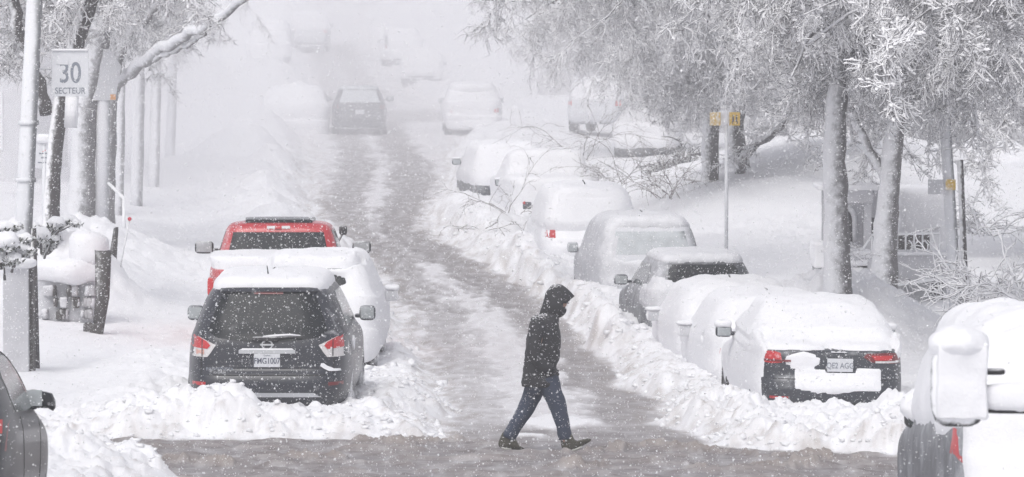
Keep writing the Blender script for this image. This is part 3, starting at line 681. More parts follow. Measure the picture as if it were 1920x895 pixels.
s = snow_shell('snow_cover', V, Fc, lambda p, n: np.minimum.reduce([(p[:,2]-1.66)*6, (p[:,1]-.44)*3.5, (2.7-p[:,1])*1.2, (.70-np.abs(p[:,0]))*5]), .10, suv, up=.8, seed=3, lump=.22, edge_w=.30)
patch('snow_smear', bv, [(.62,.80),(.66,.77),(.72,.74),(.86,.735),(.845,.76),(.78,.765),(.70,.80),(.66,.83),(.63,.83)], 'rear', M['carsnow'], suv, .018, .03)
patch('snow_smear', bv, [(-.03,.35),(.05,.345),(.12,.325),(.13,.35),(.06,.37),(-.02,.37)], 'rear', M['carsnow'], suv, .03, .03)
patch('snow_smear', bv, [(.28,.31),(.36,.33),(.44,.32),(.43,.35),(.38,.385),(.31,.36)], 'rear', M['carsnow'], suv, .04, .03)
patch('snow_smear', bv, [(.95,.92),(1.35,1.02),(1.30,1.07),(1.0,1.02),(.80,1.05)], 'right', M['carsnow'], suv, .02, .05)

# ---- parked white car buried behind it
Yw = 59.6
bc, bv, V, Fc, body = car('parked_car', 'snow buried car between the charcoal SUV and the red pickup', 'car', SUV, (PX(583,Yw), Yw, -.60), -.01, 'white_paint', wr=.34, n_exp=9, sz=np.array([.92,.93,.92,.93,.92]))
def hole(cx, cz, rx, rz, p, ymax=1.2): return np.where(p[:,1] < ymax, np.hypot((p[:,0]-cx)/rx, (p[:,2]-cz)/rz)-1, 9)
patch('rear_window', bv, [(-.62,1.10),(.62,1.10),(.50,1.60),(-.50,1.60)], 'rear', M['glass'], bc, .006, .1)
snow_shell('snow_cover', V, Fc, lambda p, n: np.minimum.reduce([(p[:,2]-.30)*2, hole(.24,1.41,.24,.10,p)*1.0, hole(0.0,1.575,.6,.03,p)*.6]),
           lambda p, n: .05+.11*np.clip(n[:,2],0,1)+.03*(p[:,0]>.5), bc, up=.35, seed=13, lump=.35)
mirror(bc, .80, 2.7, 1.08, 1, (.20,.18,.18), 'carsnow', .08, 'crust')

# ---- red pickup
Yp = 64.0
rp, bv, V, Fc, body = car('parked_pickup', 'red pickup truck parked third in the left hand row', 'pickup truck', PICKUP, (PX(526,66.2)-.0, Yp, -.60), .012, 'red_paint', sub=6, kx=26, ky=44, wr=.40)
patch('rear_window', bv, [(-.78,1.44),(.78,1.44),(.70,1.80),(-.70,1.80)], 'rear', M['glass'], rp, .012, .09)
bl = patch('brake_light', bv, [(-.18,1.855),(.18,1.855),(.18,1.895),(-.18,1.895)], 'rear', M['clear_lens'], rp, .02, .08)
patch('red_lens', bv, [(-.05,1.855),(.05,1.855),(.05,1.895),(-.05,1.895)], 'rear', M['red_lens'], bl, .03, .08)
patch('sunroof', bv, [(-.52,2.25),(.52,2.25),(.55,2.95),(-.55,2.95)], 'top', M['glass'], rp, .05, .12, .05)
for sx_, nm in ((-1,'left'),(1,'right')):
    patch('side_window', bv, [(2.2,1.46),(4.0,1.44),(3.5,1.72),(3.2,1.82),(2.25,1.82)], nm, M['side_glass'], rp, .006, .14)
    mirror(rp, sx_*.93, 3.75, 1.47, sx_, (.30,.14,.20), 'black', 0, 'frost_glass', .17)
    MB().box((0,0,0),(.10,.05,.30),bev=.015).out('taillight', M['red_lens'], rp, True).location = (sx_*.93,-.01,1.08)
MB().tube([(.86,3.9,1.52),(.93,3.95,1.66)],[.02,.02],6).box((.95,3.95,1.73),(.13,.08,.15),bev=.03).out('convex_mirror', M['black'], rp, True)
snow_shell('snow_cover', V, Fc, lambda p, n: np.minimum.reduce([(n[:,2]-.6)*2, (1.86-p[:,1])*4, (p[:,2]-1.30)*8]), .16, rp, up=.7, seed=21, lump=.3)
snow_shell('snow_cover', V, Fc, lambda p, n: np.minimum.reduce([(n[:,2]-.5)*2, (p[:,1]-4.2)*4]), .16, rp, up=.7, seed=22, lump=.3)

# ---- right hand row, nearest: dark sedan
Ys = 50.0
sed, bv, V, Fc, body = car('parked_sedan', 'dark grey sedan with a thick snow bonnet, nearest of the right hand row', 'car', SEDAN, (PX(1562,Ys), Ys, -.36), .055, 'grey_paint', sub=6, kx=30, ky=48, wr=.33, n_exp=6.5, roll=.02, sz=np.array([1,.96,1,.96,1.0]))
sl_ = [(-.90,.97),(-.70,.99),(-.62,.97),(-.60,.86),(-.72,.845),(-.89,.86)]
for s, nm in ((-1,'left'),(1,'right')):
    pl = sl_ if s < 0 else [(.90,.97),(.66,.985),(.40,.975),(.36,.935),(.45,.88),(.68,.86),(.89,.86)][::-1]
    t = patch('taillight', bv, pl, 'rear', M['red_lens' if s<0 else 'dark_red'], sed, .014, .05)
    if s > 0: patch('red_lens', bv, [(.45,.955),(.72,.955),(.70,.90),(.50,.90)], 'rear', M['red_lens'], t, .02, .05, .01)
    patch('lens_strip', bv, [(s*.50,.868),(s*.88,.868),(s*.88,.892),(s*.50,.892)], 'rear', M['clear_lens' if s>0 else 'dark_red'], t, .02, .05, .01)
    patch('reflector', bv, [(s*.68-.15,.435),(s*.68+.15,.435),(s*.68+.15,.465),(s*.68-.15,.465)], 'rear', M['red_lens'], sed, .010, .08)
    patch('side_window', bv, [(1.2,1.08),(3.0,1.02),(2.6,1.26),(2.2,1.35),(1.5,1.33)], nm, M['side_glass'], sed, .006, .12)
    mirror(sed, s*.84, 2.75, 1.02, s, (.2,.14,.14), 'grey_paint', .1, 'frost_glass', .08)
patch('rear_window', bv, [(-.64,1.12),(.64,1.12),(.54,1.33),(-.54,1.33)], 'rear', M['glass'], sed, .006, .1)
hp = bv.ray_cast(Vector((.06,-4,.83)), Vector((0,1,0)))[0]
plate(sed, .08, hp.y-.02, .84, 'QE2 AGG', rx=-.05, faint=True)
patch('snow_smear', bv, [(-.02,.985),(.16,.985),(.20,1.01),(.1,1.03),(-.04,1.02)], 'rear', M['carsnow'], sed, .02, .05)
patch('bumper_seam', bv, [(-.86,.665),(.86,.665),(.86,.675),(-.86,.675)], 'rear', M['liner'], sed, .004, .08, .01)
patch('lower_bumper', bv, [(-.62,.30),(.62,.30),(.70,.40),(-.70,.40)], 'rear', M['black'], sed, .012, .09, .01)
def sedmask(p, n):
    rear = (p[:,1] < .7)
    low = 1.0+.03*np.sin(p[:,0]*6+1)-.22*sstep(.55,.78,np.abs(p[:,0]))*(p[:,0]<0)*0
    top = np.where(p[:,0] < -.28, (p[:,2]-1.0)*5, (p[:,2]-1.01)*5)
    band = np.minimum.reduce([(.80-p[:,2])*5, (p[:,2]-(.56+.03*np.sin(p[:,0]*7)-.07*np.exp(-((p[:,0]-.1)/.25)**2)))*5, (p[:,0]+.46)*3, (.58-p[:,0])*3])
    blob = .4-np.hypot((p[:,0]+.36)/.26, (p[:,2]-.88)/.12)*.5
    r = np.maximum.reduce([top, np.where(rear, band, -1), np.where(rear, blob, -1)])
    sideL = np.where((p[:,0] < -.78) & (p[:,1] > .28), .35+.4*perlin3(p*np.array([1,6,.8]),4)+(p[:,2]-.62)*.9, -1)
    sideR = np.where((p[:,0] > .78) & (p[:,1] > .28), (p[:,2]-.9)*3, -1)
    r = np.maximum.reduce([r, sideL, sideR])
    plt_ = np.where(rear & (np.abs(p[:,0]-.08) < .17) & (p[:,2] > .745) & (p[:,2] < .93), -1, 9)
    return np.minimum(r, plt_)
snow_shell('snow_cover', V, Fc, sedmask, lambda p, n: .03+.09*np.clip(n[:,2]*1.1,0,1)*(p[:,2]>.9)+.05*((p[:,1]>.6)&(p[:,2]>1.0))+.0*((p[:,2]<.85)&(p[:,1]<.5)), sed, up=.55, seed=31, lump=.30, edge_w=.28)
# ---- second and third: fully buried
Y2 = 56.3
c2, bv, V, Fc, body = car('parked_car', 'completely snow covered car just ahead of the dark grey sedan', 'car', HATCH, (PX(1463,Y2), Y2, gzb(56)-.27), .07, 'white_paint', wr=.32, sz=np.array([1,.95,1,.95,1.0]))
patch('taillight', bv, [(-.84,.76),(-.80,.74),(-.76,.96),(-.80,.94)], 'rear', M['red_lens'], c2, .10, .06, .08)
hs_ = lambda p: np.minimum.reduce([9+0*p[:,0]])
snow_shell('snow_cover', V, Fc, lambda p, n: np.minimum.reduce([(p[:,2]-.42)*2+.1*perlin3(p*4,3), hs_(p), np.where(p[:,0]<-.5, np.hypot((p[:,1]-.9)/.05,(p[:,2]-.95)/.03)*.3-.3, 9)]),
           lambda p, n: .07+.10*np.clip(n[:,2],0,1), c2, up=.3, seed=41, lump=.3)
mirror(c2, -.84, 2.6, .95, -1, (.22,.2,.18), 'carsnow', .06, 'crust', .02)
Y3 = 61.8
c3, bv, V, Fc, body = car('parked_car', 'snow mounded car between the fully covered car and the dark iced SUV', 'car', HATCH, (PX(1392,Y3), Y3, gzb(62)-.30), .075, 'white_paint', wr=.32, sz=np.array([1,.95,1,.95,1.0]))
patch('taillight', bv, [(-.84,.66),(-.80,.64),(-.755,.93),(-.80,.90)], 'rear', M['red_lens'], c3, .10, .06, .08)
snow_shell('snow_cover', V, Fc, lambda p, n: np.minimum.reduce([(p[:,2]-.42)*2+.1*perlin3(p*4,3)]),
           lambda p, n: .08+.10*np.clip(n[:,2],0,1), c3, up=.3, seed=43, lump=.35)
mirror(c3, -.84, 2.6, .95, -1, (.22,.18,.17), 'carsnow', .06, 'crust', .06)
# ---- dark SUV (iced flank)
Y4 = 67.0
ft, bv, V, Fc, body = car('parked_suv', 'dark iced SUV with bare rear window in the right hand row', 'car', SUV, (PX(1325,Y4), Y4, gzb(67)-.18), .085, 'frost_grey', sub=6, wr=.37, sz=np.array([.94,.93,.94,.93,.97]))
patch('rear_window', bv, [(-.60,1.15),(.60,1.15),(.55,1.44),(.48,1.52),(-.48,1.52),(-.55,1.44)], 'rear', M['glass'], ft, .010, .08)
tl4 = [(-.90,1.05),(-.66,1.02),(-.58,.92),(-.90,.88)]
for s, nm in ((-1,'left'),(1,'right')):
    patch('taillight', bv, tl4 if s<0 else mpoly(tl4), 'rear', M['dark_red'], ft, .012, .06)
    patch('side_window', bv, [(.85,1.15),(3.3,1.08),(2.9,1.3),(2.5,1.46),(1.2,1.47),(.95,1.38)], nm, M['side_glass'], ft, .006, .1)
    mirror(ft, s*.86, 2.9, 1.13, s, (.23,.15,.17), 'frost_grey', 0, 'frost_glass', .06)
snow_shell('snow_cover', V, Fc, lambda p, n: np.maximum.reduce([np.minimum.reduce([(p[:,2]-1.54)*5, (p[:,1]-.46)*4]),
        np.where(p[:,1]<.6, np.minimum.reduce([(1.17+.25*(-p[:,0])-.02-p[:,2])*4, (p[:,2]-.80)*4, (.35-p[:,0])*2]), -1),
        np.where((p[:,0]<-.6)&(p[:,1]>.3)&(p[:,1]<1.1), np.minimum((1.22-p[:,2])*4, (p[:,2]-.80)*4)-.15, -1)]),
        lambda p, n: .02+.045*np.clip(n[:,2],0,1), ft, up=.4, seed=51, lump=.45, mat=M['crust'])
# ---- silver pickup with cap (van-like), iced
Y5 = 75.5
vn, bv, V, Fc, body = car('parked_van', 'grey van under a frozen crust of snow in the right hand row', 'van', VAN, (PX(1222,Y5), Y5, gzb(75)-.22), .085, 'silver_paint', sub=5, wr=.36, n_exp=7)
patch('rear_window', bv, [(-.72,1.26),(.72,1.26),(.62,1.66),(-.62,1.66)], 'rear', M['frost_glass'], vn, .006, .1)
for s, nm in ((-1,'left'),(1,'right')):
    patch('side_window', bv, [(.4,1.28),(3.6,1.22),(3.2,1.5),(2.9,1.66),(.6,1.68)], nm, M['frost_glass' if s<0 else 'glass'], vn, .006, .12)
    patch('taillight', bv, [(s*.84-.06,1.0),(s*.84+.06,1.0),(s*.84+.05,1.25),(s*.84-.05,1.25)], 'rear', M['dark_red'], vn, .01, .06)
    patch('bumper_corner', bv, [(s*.90-.05,.5),(s*.90+.05,.5),(s*.90+.05,.9),(s*.90-.05,.9)], 'rear', M['black'], vn, .012, .06)
patch('lower_bumper', bv, [(-.8,.40),(.8,.40),(.85,.62),(-.85,.62)], 'rear', M['black'], vn, .012, .1)
snow_shell('snow_cover', V, Fc, lambda p, n: np.maximum.reduce([(p[:,2]-1.72)*3, np.where(p[:,1]<.5, np.minimum((p[:,2]-.62)*4,(1.20-p[:,2])*4)+.15*perlin3(p*3,2)-.12, -1), np.where(p[:,0]<-.6, (.25+.5*perlin3(p*np.array([1,2.5,1.2]),8)), -1)]),
        lambda p, n: .02+.06*np.clip(n[:,2],0,1), vn, up=.4, seed=53, lump=.4, mat=M['crust'])
mirror(vn, -.9, 3.6, 1.2, -1, (.2,.15,.2), 'silver_paint', 0, 'frost_glass', .05)
# ---- white SUV with snow block on top
Y6 = 86.0
ws, bv, V, Fc, body = car('parked_suv', 'white SUV with a tall block of snow on top and red taillight showing', 'car', VAN, (PX(1108,Y6), Y6, gzb(86)-.24), .075, 'white_paint', wr=.36, sz=np.array([.95,.90,.95,.90,.97]))
for s in (-1,1): patch('taillight', bv, [(s*.80-.09,.93),(s*.80+.09,.93),(s*.80+.09,1.10),(s*.80-.09,1.10)], 'rear', M['red_lens'], ws, .01, .06)
patch('rear_window', bv, [(-.66,1.14),(.66,1.14),(.58,1.45),(-.58,1.45)], 'rear', M['glass'], ws, .006, .1)
patch('lower_bumper', bv, [(-.85,.34),(.85,.34),(.88,.56),(-.88,.56)], 'rear', M['black'], ws, .012, .1)
snow_shell('snow_cover', V, Fc, lambda p, n: np.minimum.reduce([np.maximum((p[:,2]-1.08)*4, np.where(p[:,1]<.5, np.minimum((p[:,2]-.55)*4,(.92-p[:,2])*4), (p[:,2]-.6)*2)), hole(.0,1.04,.42,.045,p)*.2+.02]),
        lambda p, n: .05+.22*np.clip(n[:,2],0,1)+.05*(p[:,2]>1.1), ws, up=.35, seed=55, lump=.22)
# ---- further right hand cars
def far_car(label, rings, px, Y, yaw, paint, seed, holes=(), lights=None, z=-.15, thick=.12, low=.45, sz=1, wheels=True, name='parked_car', cat='car', group=None, winside=False, dx=0):
    r, bv, V, Fc, body = car(name, label, cat, rings, (PX(px,Y)+dx, Y, gz(PX(px,Y),Y)*0+gzb(Y)+z), yaw, paint, sub=4, kx=16, ky=26, wheels=wheels, wr=.36, group=group, sz=sz)
    zr = np.array(rings)[:,1].max()
    patch('rear_window', bv, [(-.62,zr*.66),(.62,zr*.66),(.54,zr*.88),(-.54,zr*.88)], 'rear', M['glass'], r, .006, .14)
    for s, nm in ((-1,'left'),(1,'right')):
        patch('taillight', bv, [(s*.80-.09,zr*.50),(s*.80+.07,zr*.50),(s*.80+.06,zr*.60),(s*.80-.09,zr*.60)], 'rear', M['red_lens'], r, .01, .08)
        patch('side_window', bv, [(1.1,zr*.70),(3.0,zr*.69),(2.5,zr*.88),(1.3,zr*.89)], nm, M['glass'], r, .006, .16)
        mirror(r, s*.86, 3.0, zr*.69, s, (.22,.16,.16), paint, .06, 'frost_glass', .06)
    def mask(p, n):
        a = (p[:,2]-low)*2+.15*perlin3(p*2.5+seed, seed)
        for hh in holes: a = np.minimum(a, hole(*hh[:4], p, *hh[4:])*.3)
        return a
    snow_shell('snow_cover', V, Fc, mask, lambda p, n: thick*.45+thick*np.clip(n[:,2],0,1), r, up=.35, seed=seed, lump=.3)
    return r
far_car('snow covered pickup with a dark rear tyre beyond the white SUV', PICKUP, 1045, 97, .10, 'grey_paint', 61, low=.62, z=-.25, thick=.16, name='parked_pickup', cat='pickup truck', holes=((-.7,.95,.12,.1),))
far_car('pale snow crusted van with bare lower doors in front of the covered pickup', VAN, 957, 106, .12, 'frost_grey', 62, low=.8, z=-.15, thick=.12, name='parked_van', cat='van', sz=np.array([.9,.92,.9,.92,.97]))
far_car('snow covered wagon with one red taillight beside the far crossing', SUV, 888, 146, .04, 'white_paint', 63, low=.62, z=-.05, thick=.16, sz=np.array([.95,.95,.95,.95,1.0]), holes=((.86,.92,.16,.12,1.0),(0.1,1.55,.45,.03,1.0),(-.7,.88,.14,.06,1.0)))
far_car('nearly invisible car in the haze right of the far lane', HATCH, 793, 186, .05, 'grey_paint', 64, low=.42, z=0, thick=.16, holes=((0,.5,.6,.05,1.0),))
far_car('faint car at the far end of the right hand row', SUV, 755, 203, .05, 'grey_paint', 65, low=.4, z=0, thick=.12, holes=((-.75,1.2,.1,.3,1.5),))
far_car('pale SUV standing off the street behind the bare twigs', VAN, 1112, 138, -.22, 'silver_paint', 66, low=1.15, z=.45, thick=.06, name='parked_suv', sz=np.array([.95,.95,.95,.95,1]))
far_car('snow capped car behind bare twigs, left of the twin tree trunks', SEDAN, 1205, 126, -.1, 'frost_grey', 67, low=.45, z=.15, thick=.14)
far_car('dark car under thick snow behind the frosted shrubs at the right edge', SEDAN, 1925, 104, .5, 'black_paint', 68, low=.85, z=.25, thick=.12)
far_car('rounded snow mound of a buried car left of the dark SUV on the far road', HATCH, 556, 147, .06, 'white_paint', 75, low=.2, z=-.40, thick=.45, sz=np.array([1.05,.98,1.05,.98,1.15]))
# ---- car driving on the far road
Yd = 147
dc, bv, V, Fc, body = car('moving_car', 'dark SUV with frosted rear glass driving away up the far lane', 'car', SUV, (PX(675,Yd), Yd, gzb(Yd)+.0), .05, 'charcoal', sub=4, kx=20, ky=30, wr=.37, sz=np.array([.95,.95,.95,.95,.97]))
patch('rear_window', bv, [(-.70,1.14),(.70,1.14),(.56,1.56),(-.56,1.56)], 'rear', M['frost_glass'], dc, .01, .12)
snow_shell('snow_cover', V, Fc, lambda p, n: (p[:,2]-1.58)*4, .03, dc, up=.7, seed=71, lump=.3, mat=M['frost_glass'])
for s in (-1,1):
    patch('taillight', bv, [(s*.80-.09,.92),(s*.80+.07,.92),(s*.80+.06,1.08),(s*.80-.09,1.08)], 'rear', M['dark_red'], dc, .01, .08)
    mirror(dc, s*.88, 2.9, 1.22, s, (.26,.14,.2), 'black', 0, 'frost_glass', .10)
plate(dc, 0, -.02, .82, '', faint=True)
# ---- far vehicles at the top left
far_car('hazy pickup at the top of the left hand row', PICKUP, 504, 196, .04, 'silver_paint', 72, low=.85, z=.05, thick=.10, name='parked_pickup', cat='pickup truck')
far_car('hazy van standing just ahead of the topmost left pickup', VAN, 508, 207, .04, 'silver_paint', 73, low=1.2, z=.1, thick=.10, name='parked_van', cat='van')
far_car('faint grey box shaped van at the very top of the street', VAN, 581, 212, .02, 'silver_paint', 74, low=1.1, z=.15, thick=.08, name='parked_van', cat='van', sz=np.array([1,1.05,1,1.05,1.0]))
# ---- near left corner: black car
Yk = 27.6
kc, bv, V, Fc, body = car('parked_car', 'glossy black car with its wing mirror, cropped at the left edge', 'car', HATCH, (-4.19, Yk, gzb(Yk+2)+.06), .035, 'black_paint', sub=8, kx=30, ky=60, wr=.33, n_exp=8, sz=np.array([1,1.0,1,1.0,1.03]))
kc.rotation_euler = (-.065, 0, .035)
patch('side_window', bv, [(.95,1.02),(2.95,.985),(2.72,1.12),(2.4,1.31),(2.1,1.39),(1.3,1.38),(1.0,1.25)], 'right', M['side_glass'], kc, .006, .08)
patch('window_trim', bv, [(2.95,.985),(3.02,.975),(2.75,1.15),(2.42,1.345),(2.1,1.425),(2.1,1.395),(2.4,1.32),(2.72,1.12)], 'right', M['black'], kc, .012, .06)
patch('taillight', bv, [(.55,1.0),(.70,.86),(.80,.78),(.87,.78),(.88,.98),(.82,1.02)], 'rear', M['dark_red'], kc, .012, .05)
patch('reflector', bv, [(.10,.90),(.26,.90),(.30,.99),(.14,1.0)], 'right', M['red_lens'], kc, .012, .05)
mo = MB(); mir = mo.box((0,0,0),(.20,.14,.145), bev=.05).box((-.10,.02,-.07),(.13,.07,.03), bev=.012).out('mirror', M['black_paint'], kc, True)
for v in mir.data.vertices:
    v.co.z += -.22*(v.co.x+.11)*max(0, v.co.z+.04)/.12; v.co.z -= .03*(v.co.x>.08)
mir.location = (.93, 2.62, 1.07)
MB().box((-.045,-.076,.0),(.11,.008,.115), bev=.003).out('mirror_glass', M['frost_glass'], mir, True)
patch('door_seam', bv, [(2.72,.38),(2.735,.38),(2.80,.96),(2.785,.96)], 'right', M['liner'], kc, .003, .08, .01)
patch('door_seam', bv, [(1.30,.50),(1.315,.50),(1.25,.98),(1.235,.98)], 'right', M['liner'], kc, .003, .08, .01)
# ---- near right: car heaped with snow
Yc = 25.6
nc_, bv, V, Fc, body = car('parked_car', 'dark car heaped with snow behind the big truck mirror, lower right', 'car', HATCH, (3.63, Yc, gzb(Yc+1.5)-.02), .01, 'frost_grey', sub=7, kx=30, ky=50, wr=.33, n_exp=7, sz=np.array([1,1.06,1,1.06,1.08]))
nc_.rotation_euler = (-.06,0,.01)
patch('taillight', bv, [(-.93,.88),(-.85,.80),(-.80,.86),(-.80,1.06),(-.86,1.12),(-.91,1.06)], 'rear', M['red_lens'], nc_, .012, .05)
patch('side_window', bv, [(.95,1.08),(2.95,1.05),(2.4,1.38),(2.1,1.44),(1.3,1.44),(1.0,1.3)], 'left', M['side_glass'], nc_, .006, .09)
snow_shell('snow_cover', V, Fc, lambda p, n: np.maximum((p[:,2]-1.01-.04*np.sin(p[:,1]*5))*3, np.where((p[:,1]<.5)&(p[:,0]>-.84), .35+(p[:,2]-.5), -1)),
        lambda p, n: .06+.15*np.clip(n[:,2],0,1)+.04*(p[:,1]<.5), nc_, up=.4, seed=81, lump=.5)
mm = mirror(nc_, -.74, 2.75, 1.02, -1, (.19,.17,.15), 'black', 0, 'side_glass', .05)
bmx = bmesh.new(); bmesh.ops.create_icosphere(bmx, subdivisions=4, radius=1)
me = bpy.data.meshes.new('snow_cap')
for v in bmx.verts: v.co = Vector((v.co.x*.135, v.co.y*.13, v.co.z*.135)); 
bmx.to_mesh(me); bmx.free(); sc_ = link('snow_cap', me, M['carsnow'], mm); sc_.location = (.01,-.01,.07); roughen(sc_, .035, 6, 4)
# ---- truck with the tall towing mirror, right edge
Yt = 16.3
tk, bv, V, Fc, body = car('parked_pickup', 'white snow plastered truck at the right edge with a tall towing mirror', 'pickup truck', PICKUP, (3.39, Yt, gzb(20)-.05), -.04, 'white_paint', sub=7, kx=26, ky=50, wr=.42)
tk.rotation_euler = (-.06,0,-.045)
snow_shell('snow_cover', V, Fc, lambda p, n: np.maximum((p[:,2]-1.26)*3, (n[:,2]-.3))+.0, lambda p, n: .03+.12*np.clip(n[:,2],0,1), tk, up=.4, seed=91, lump=.3)
patch('side_window', bv, [(2.3,1.42),(3.9,1.40),(3.5,1.72),(3.2,1.82),(2.3,1.82)], 'left', M['frost_glass'], tk, .03, .14)
patch('door_seam', bv, [(3.78,.6),(3.80,.6),(3.80,1.36),(3.78,1.36)], 'left', M['black'], tk, .006, .1, .01)
tm = MB().box((0,0,0),(.255,.15,.395),bev=.045).out('mirror', M['housing'], tk, True)
bpy.context.view_layer.update()
wm = tk.matrix_world.inverted()@P(1796,722,20.2); tm.location = wm; tm.rotation_euler = (.06,0,.045)
pl = MB().box((.012,-.070,.024),(.236,.06,.358),bev=.016).out('snow_plaster', M['carsnow'], tm, True)
bm = bmesh.new(); bm.from_mesh(pl.data); bmesh.ops.subdivide_edges(bm, edges=bm.edges, cuts=7, use_grid_fill=True); bm.to_mesh(pl.data); bm.free(); pl.data.polygons.foreach_set('use_smooth',[True]*len(pl.data.polygons)); roughen(pl, .016, 9, 3); roughen(pl, .007, 26, 5)
bmx = bmesh.new(); bmesh.ops.create_icosphere(bmx, subdivisions=4, radius=1); me = bpy.data.meshes.new('snow_cap')
for v in bmx.verts: v.co = Vector((v.co.x*.145, v.co.y*.14, v.co.z*.085))
bmx.to_mesh(me); bmx.free(); s_ = link('snow_cap', me, M['carsnow'], tm); s_.location = (.005,-.0,.20); roughen(s_, .02, 8, 6)
arm = MB().box((.26,.02,-.10),(.32,.07,.075),bev=.025).box((.17,.02,.062),(.11,.06,.03),bev=.009).out('mirror_arm', M['black'], tm, True)
ap = MB().box((.27,-.01,-.055),(.34,.09,.13),bev=.045).out('snow_plaster', M['carsnow'], tm, True); roughen(ap, .015, 12, 3)

# ------------------------------------------------------------------ trees
def multi_tube(polys, n=3):
    """many thin tubes at once: list of (points array, radius array)"""
    VV=[]; FF=[]; off=0
    an = np.arange(n)*2*np.pi/n
    for pts, rad in polys:
        pts = np.asarray(pts, float); m = len(pts); t = np.gradient(pts, axis=0); t /= np.linalg.norm(t, axis=1)[:,None]+1e-9
        ref = np.where(np.abs(t[:,2:3]) > .9, np.array([[1.,0,0]]), np.array([[0,0,1.]])); a = np.cross(t, ref); a /= np.linalg.norm(a, axis=1)[:,None]+1e-9; b = np.cross(t, a)
        r = np.asarray(rad, float)[:,None,None]
        ring = pts[:,None,:]+r*(a[:,None,:]*np.cos(an)[None,:,None]+b[:,None,:]*np.sin(an)[None,:,None])
        VV.append(ring.reshape(-1,3)); idx = np.arange(m*n).reshape(m,n)+off
        FF.append(np.stack([idx[:-1], np.roll(idx[:-1],-1,1), np.roll(idx[1:],-1,1), idx[1:]], -1).reshape(-1,4)); off += m*n
    return np.concatenate(VV), np.concatenate(FF)
def wander(p, d, length, seg, droop, jit, rng):
    pts=[np.array(p,float)]; d=np.array(d,float); d/=np.linalg.norm(d)
    for i in range(seg):
        d = d+rng.normal(size=3)*jit+np.array([0,0,-droop]); d/=np.linalg.norm(d); pts.append(pts[-1]+d*length/seg)
    return np.array(pts), d
def spray(seed, length=1.5, r0=.016, droop=.10, n1=13, n2=6, hang=.8, thick=1.0):
    rng = np.random.default_rng(seed); polys=[]
    main,_ = wander((0,0,0), (1,0,-.1), length, 8, droop, .10, rng); polys.append((main, np.linspace(r0,.008,9)*thick))
    for i in range(n1):
        k = rng.uniform(.6,8); j=int(k); p = main[j]+(main[min(j+1,8)]-main[j])*(k-j)
        ax = main[min(j+1,8)]-main[max(j-1,0)]; ax/=np.linalg.norm(ax)
        s = rng.normal(size=3)*.9; d = ax*.7+s+np.array([0,0,-.35*hang]); L1 = rng.uniform(.25,.8)*length*.5
        p1, _ = wander(p, d, L1, 6, droop*1.5*hang, .22, rng); polys.append((p1, np.linspace(.011,.0055,7)*thick))
        for q in range(n2):
            jj = rng.integers(1,7); dd = (p1[jj]-p1[jj-1]); dd/=np.linalg.norm(dd); dd = dd*.6+rng.normal(size=3)*.7+np.array([0,0,-.3*hang])
            p2,_ = wander(p1[jj], dd, rng.uniform(.08,.30), 4, .2*hang, .3, rng); polys.append((p2, np.linspace(.008,.0042,5)*thick))
    V, Q_ = multi_tube(polys, 3); return fast_mesh('twig_spray', V, Q_)
def spray2(seed, length=1.25, thick=1.0, hang=.5, n1=17, n2=8, clumps=24):
    rng = np.random.default_rng(seed); polys=[]
    main,_ = wander((0,0,0), (1,0,-.05), length, 9, .09, .20, rng); polys.append((main, np.linspace(.017,.008,10)*thick))
    for i in range(n1):
        k = rng.uniform(.4,9); j=int(k); q = min(j+1,9); p = main[j]+(main[q]-main[j])*(k-j); ax = main[q]-main[max(j-1,0)]; ax/=np.linalg.norm(ax)+1e-9
        d = ax*.6+rng.normal(size=3)*.9+np.array([0,0,-.3*hang]); L1 = rng.uniform(.18,.5)*length*.75
        p1, _ = wander(p, d, L1, 6, .10*hang, .24, rng); polys.append((p1, np.linspace(.011,.006,7)*thick*rng.uniform(.7,1.2)))
        for w in range(n2):
            jj = rng.integers(1,6); dd = (p1[jj]-p1[jj-1]); dd/=np.linalg.norm(dd); dd = dd*.5+rng.normal(size=3)*.8+np.array([0,0,-.2*hang])
            p2,_ = wander(p1[jj], dd, rng.uniform(.06,.22), 3, .1*hang, .25, rng); polys.append((p2, np.linspace(.009,.0055,4)*thick*rng.uniform(.8,1.5)))
    V, Q_ = multi_tube(polys, 3)
    if clumps:
        cv=[V]; cq=[Q_]; off=len(V); a6=np.arange(5)*2*np.pi/5
        for _ in range(clumps):
            pl_ = polys[rng.integers(len(polys))][0]; k = rng.integers(1,len(pl_)); c = pl_[k]; r = rng.uniform(.009,.024); ax_ = pl_[k]-pl_[k-1]; ax_ /= np.linalg.norm(ax_)+1e-9
            cc = np.cross(ax_, [0.1,.2,1.]); cc /= np.linalg.norm(cc); b_ = np.cross(ax_, cc); L_ = r*rng.uniform(1.2,3.0)
            rings_ = [c+ax_*L_*t+r*f*(cc*np.cos(a6)[:,None]+b_*np.sin(a6)[:,None])+np.array([0,0,r*.5]) for t, f in ((-1,.15),(-.5,.85),(.3,1),(1,.12))]
            cv.append(np.concatenate(rings_)); idx = np.arange(20).reshape(4,5)+off; cq.append(np.stack([idx[:-1], np.roll(idx[:-1],-1,1), np.roll(idx[1:],-1,1), idx[1:]], -1).reshape(-1,4)); off += 20
        V = np.concatenate(cv); Q_ = np.concatenate(cq)
    return fast_mesh('twig_spray', V, Q_)
SPR = [spray2(i, 1.3, .92, .6, 17, 9) for i in range(5)]; SPR2 = [spray2(20+i, 1.0, 1.2, .3, 16, 10, 70) for i in range(3)]
SPR3 = [spray(40+i, 1.6, droop=.16, n1=14, n2=6, hang=1.0, thick=.9) for i in range(2)]+[spray2(50+i, 1.3, .85, .9) for i in range(2)]
for s_ in SPR+SPR2+SPR3: s_.materials.append(M['twig'])
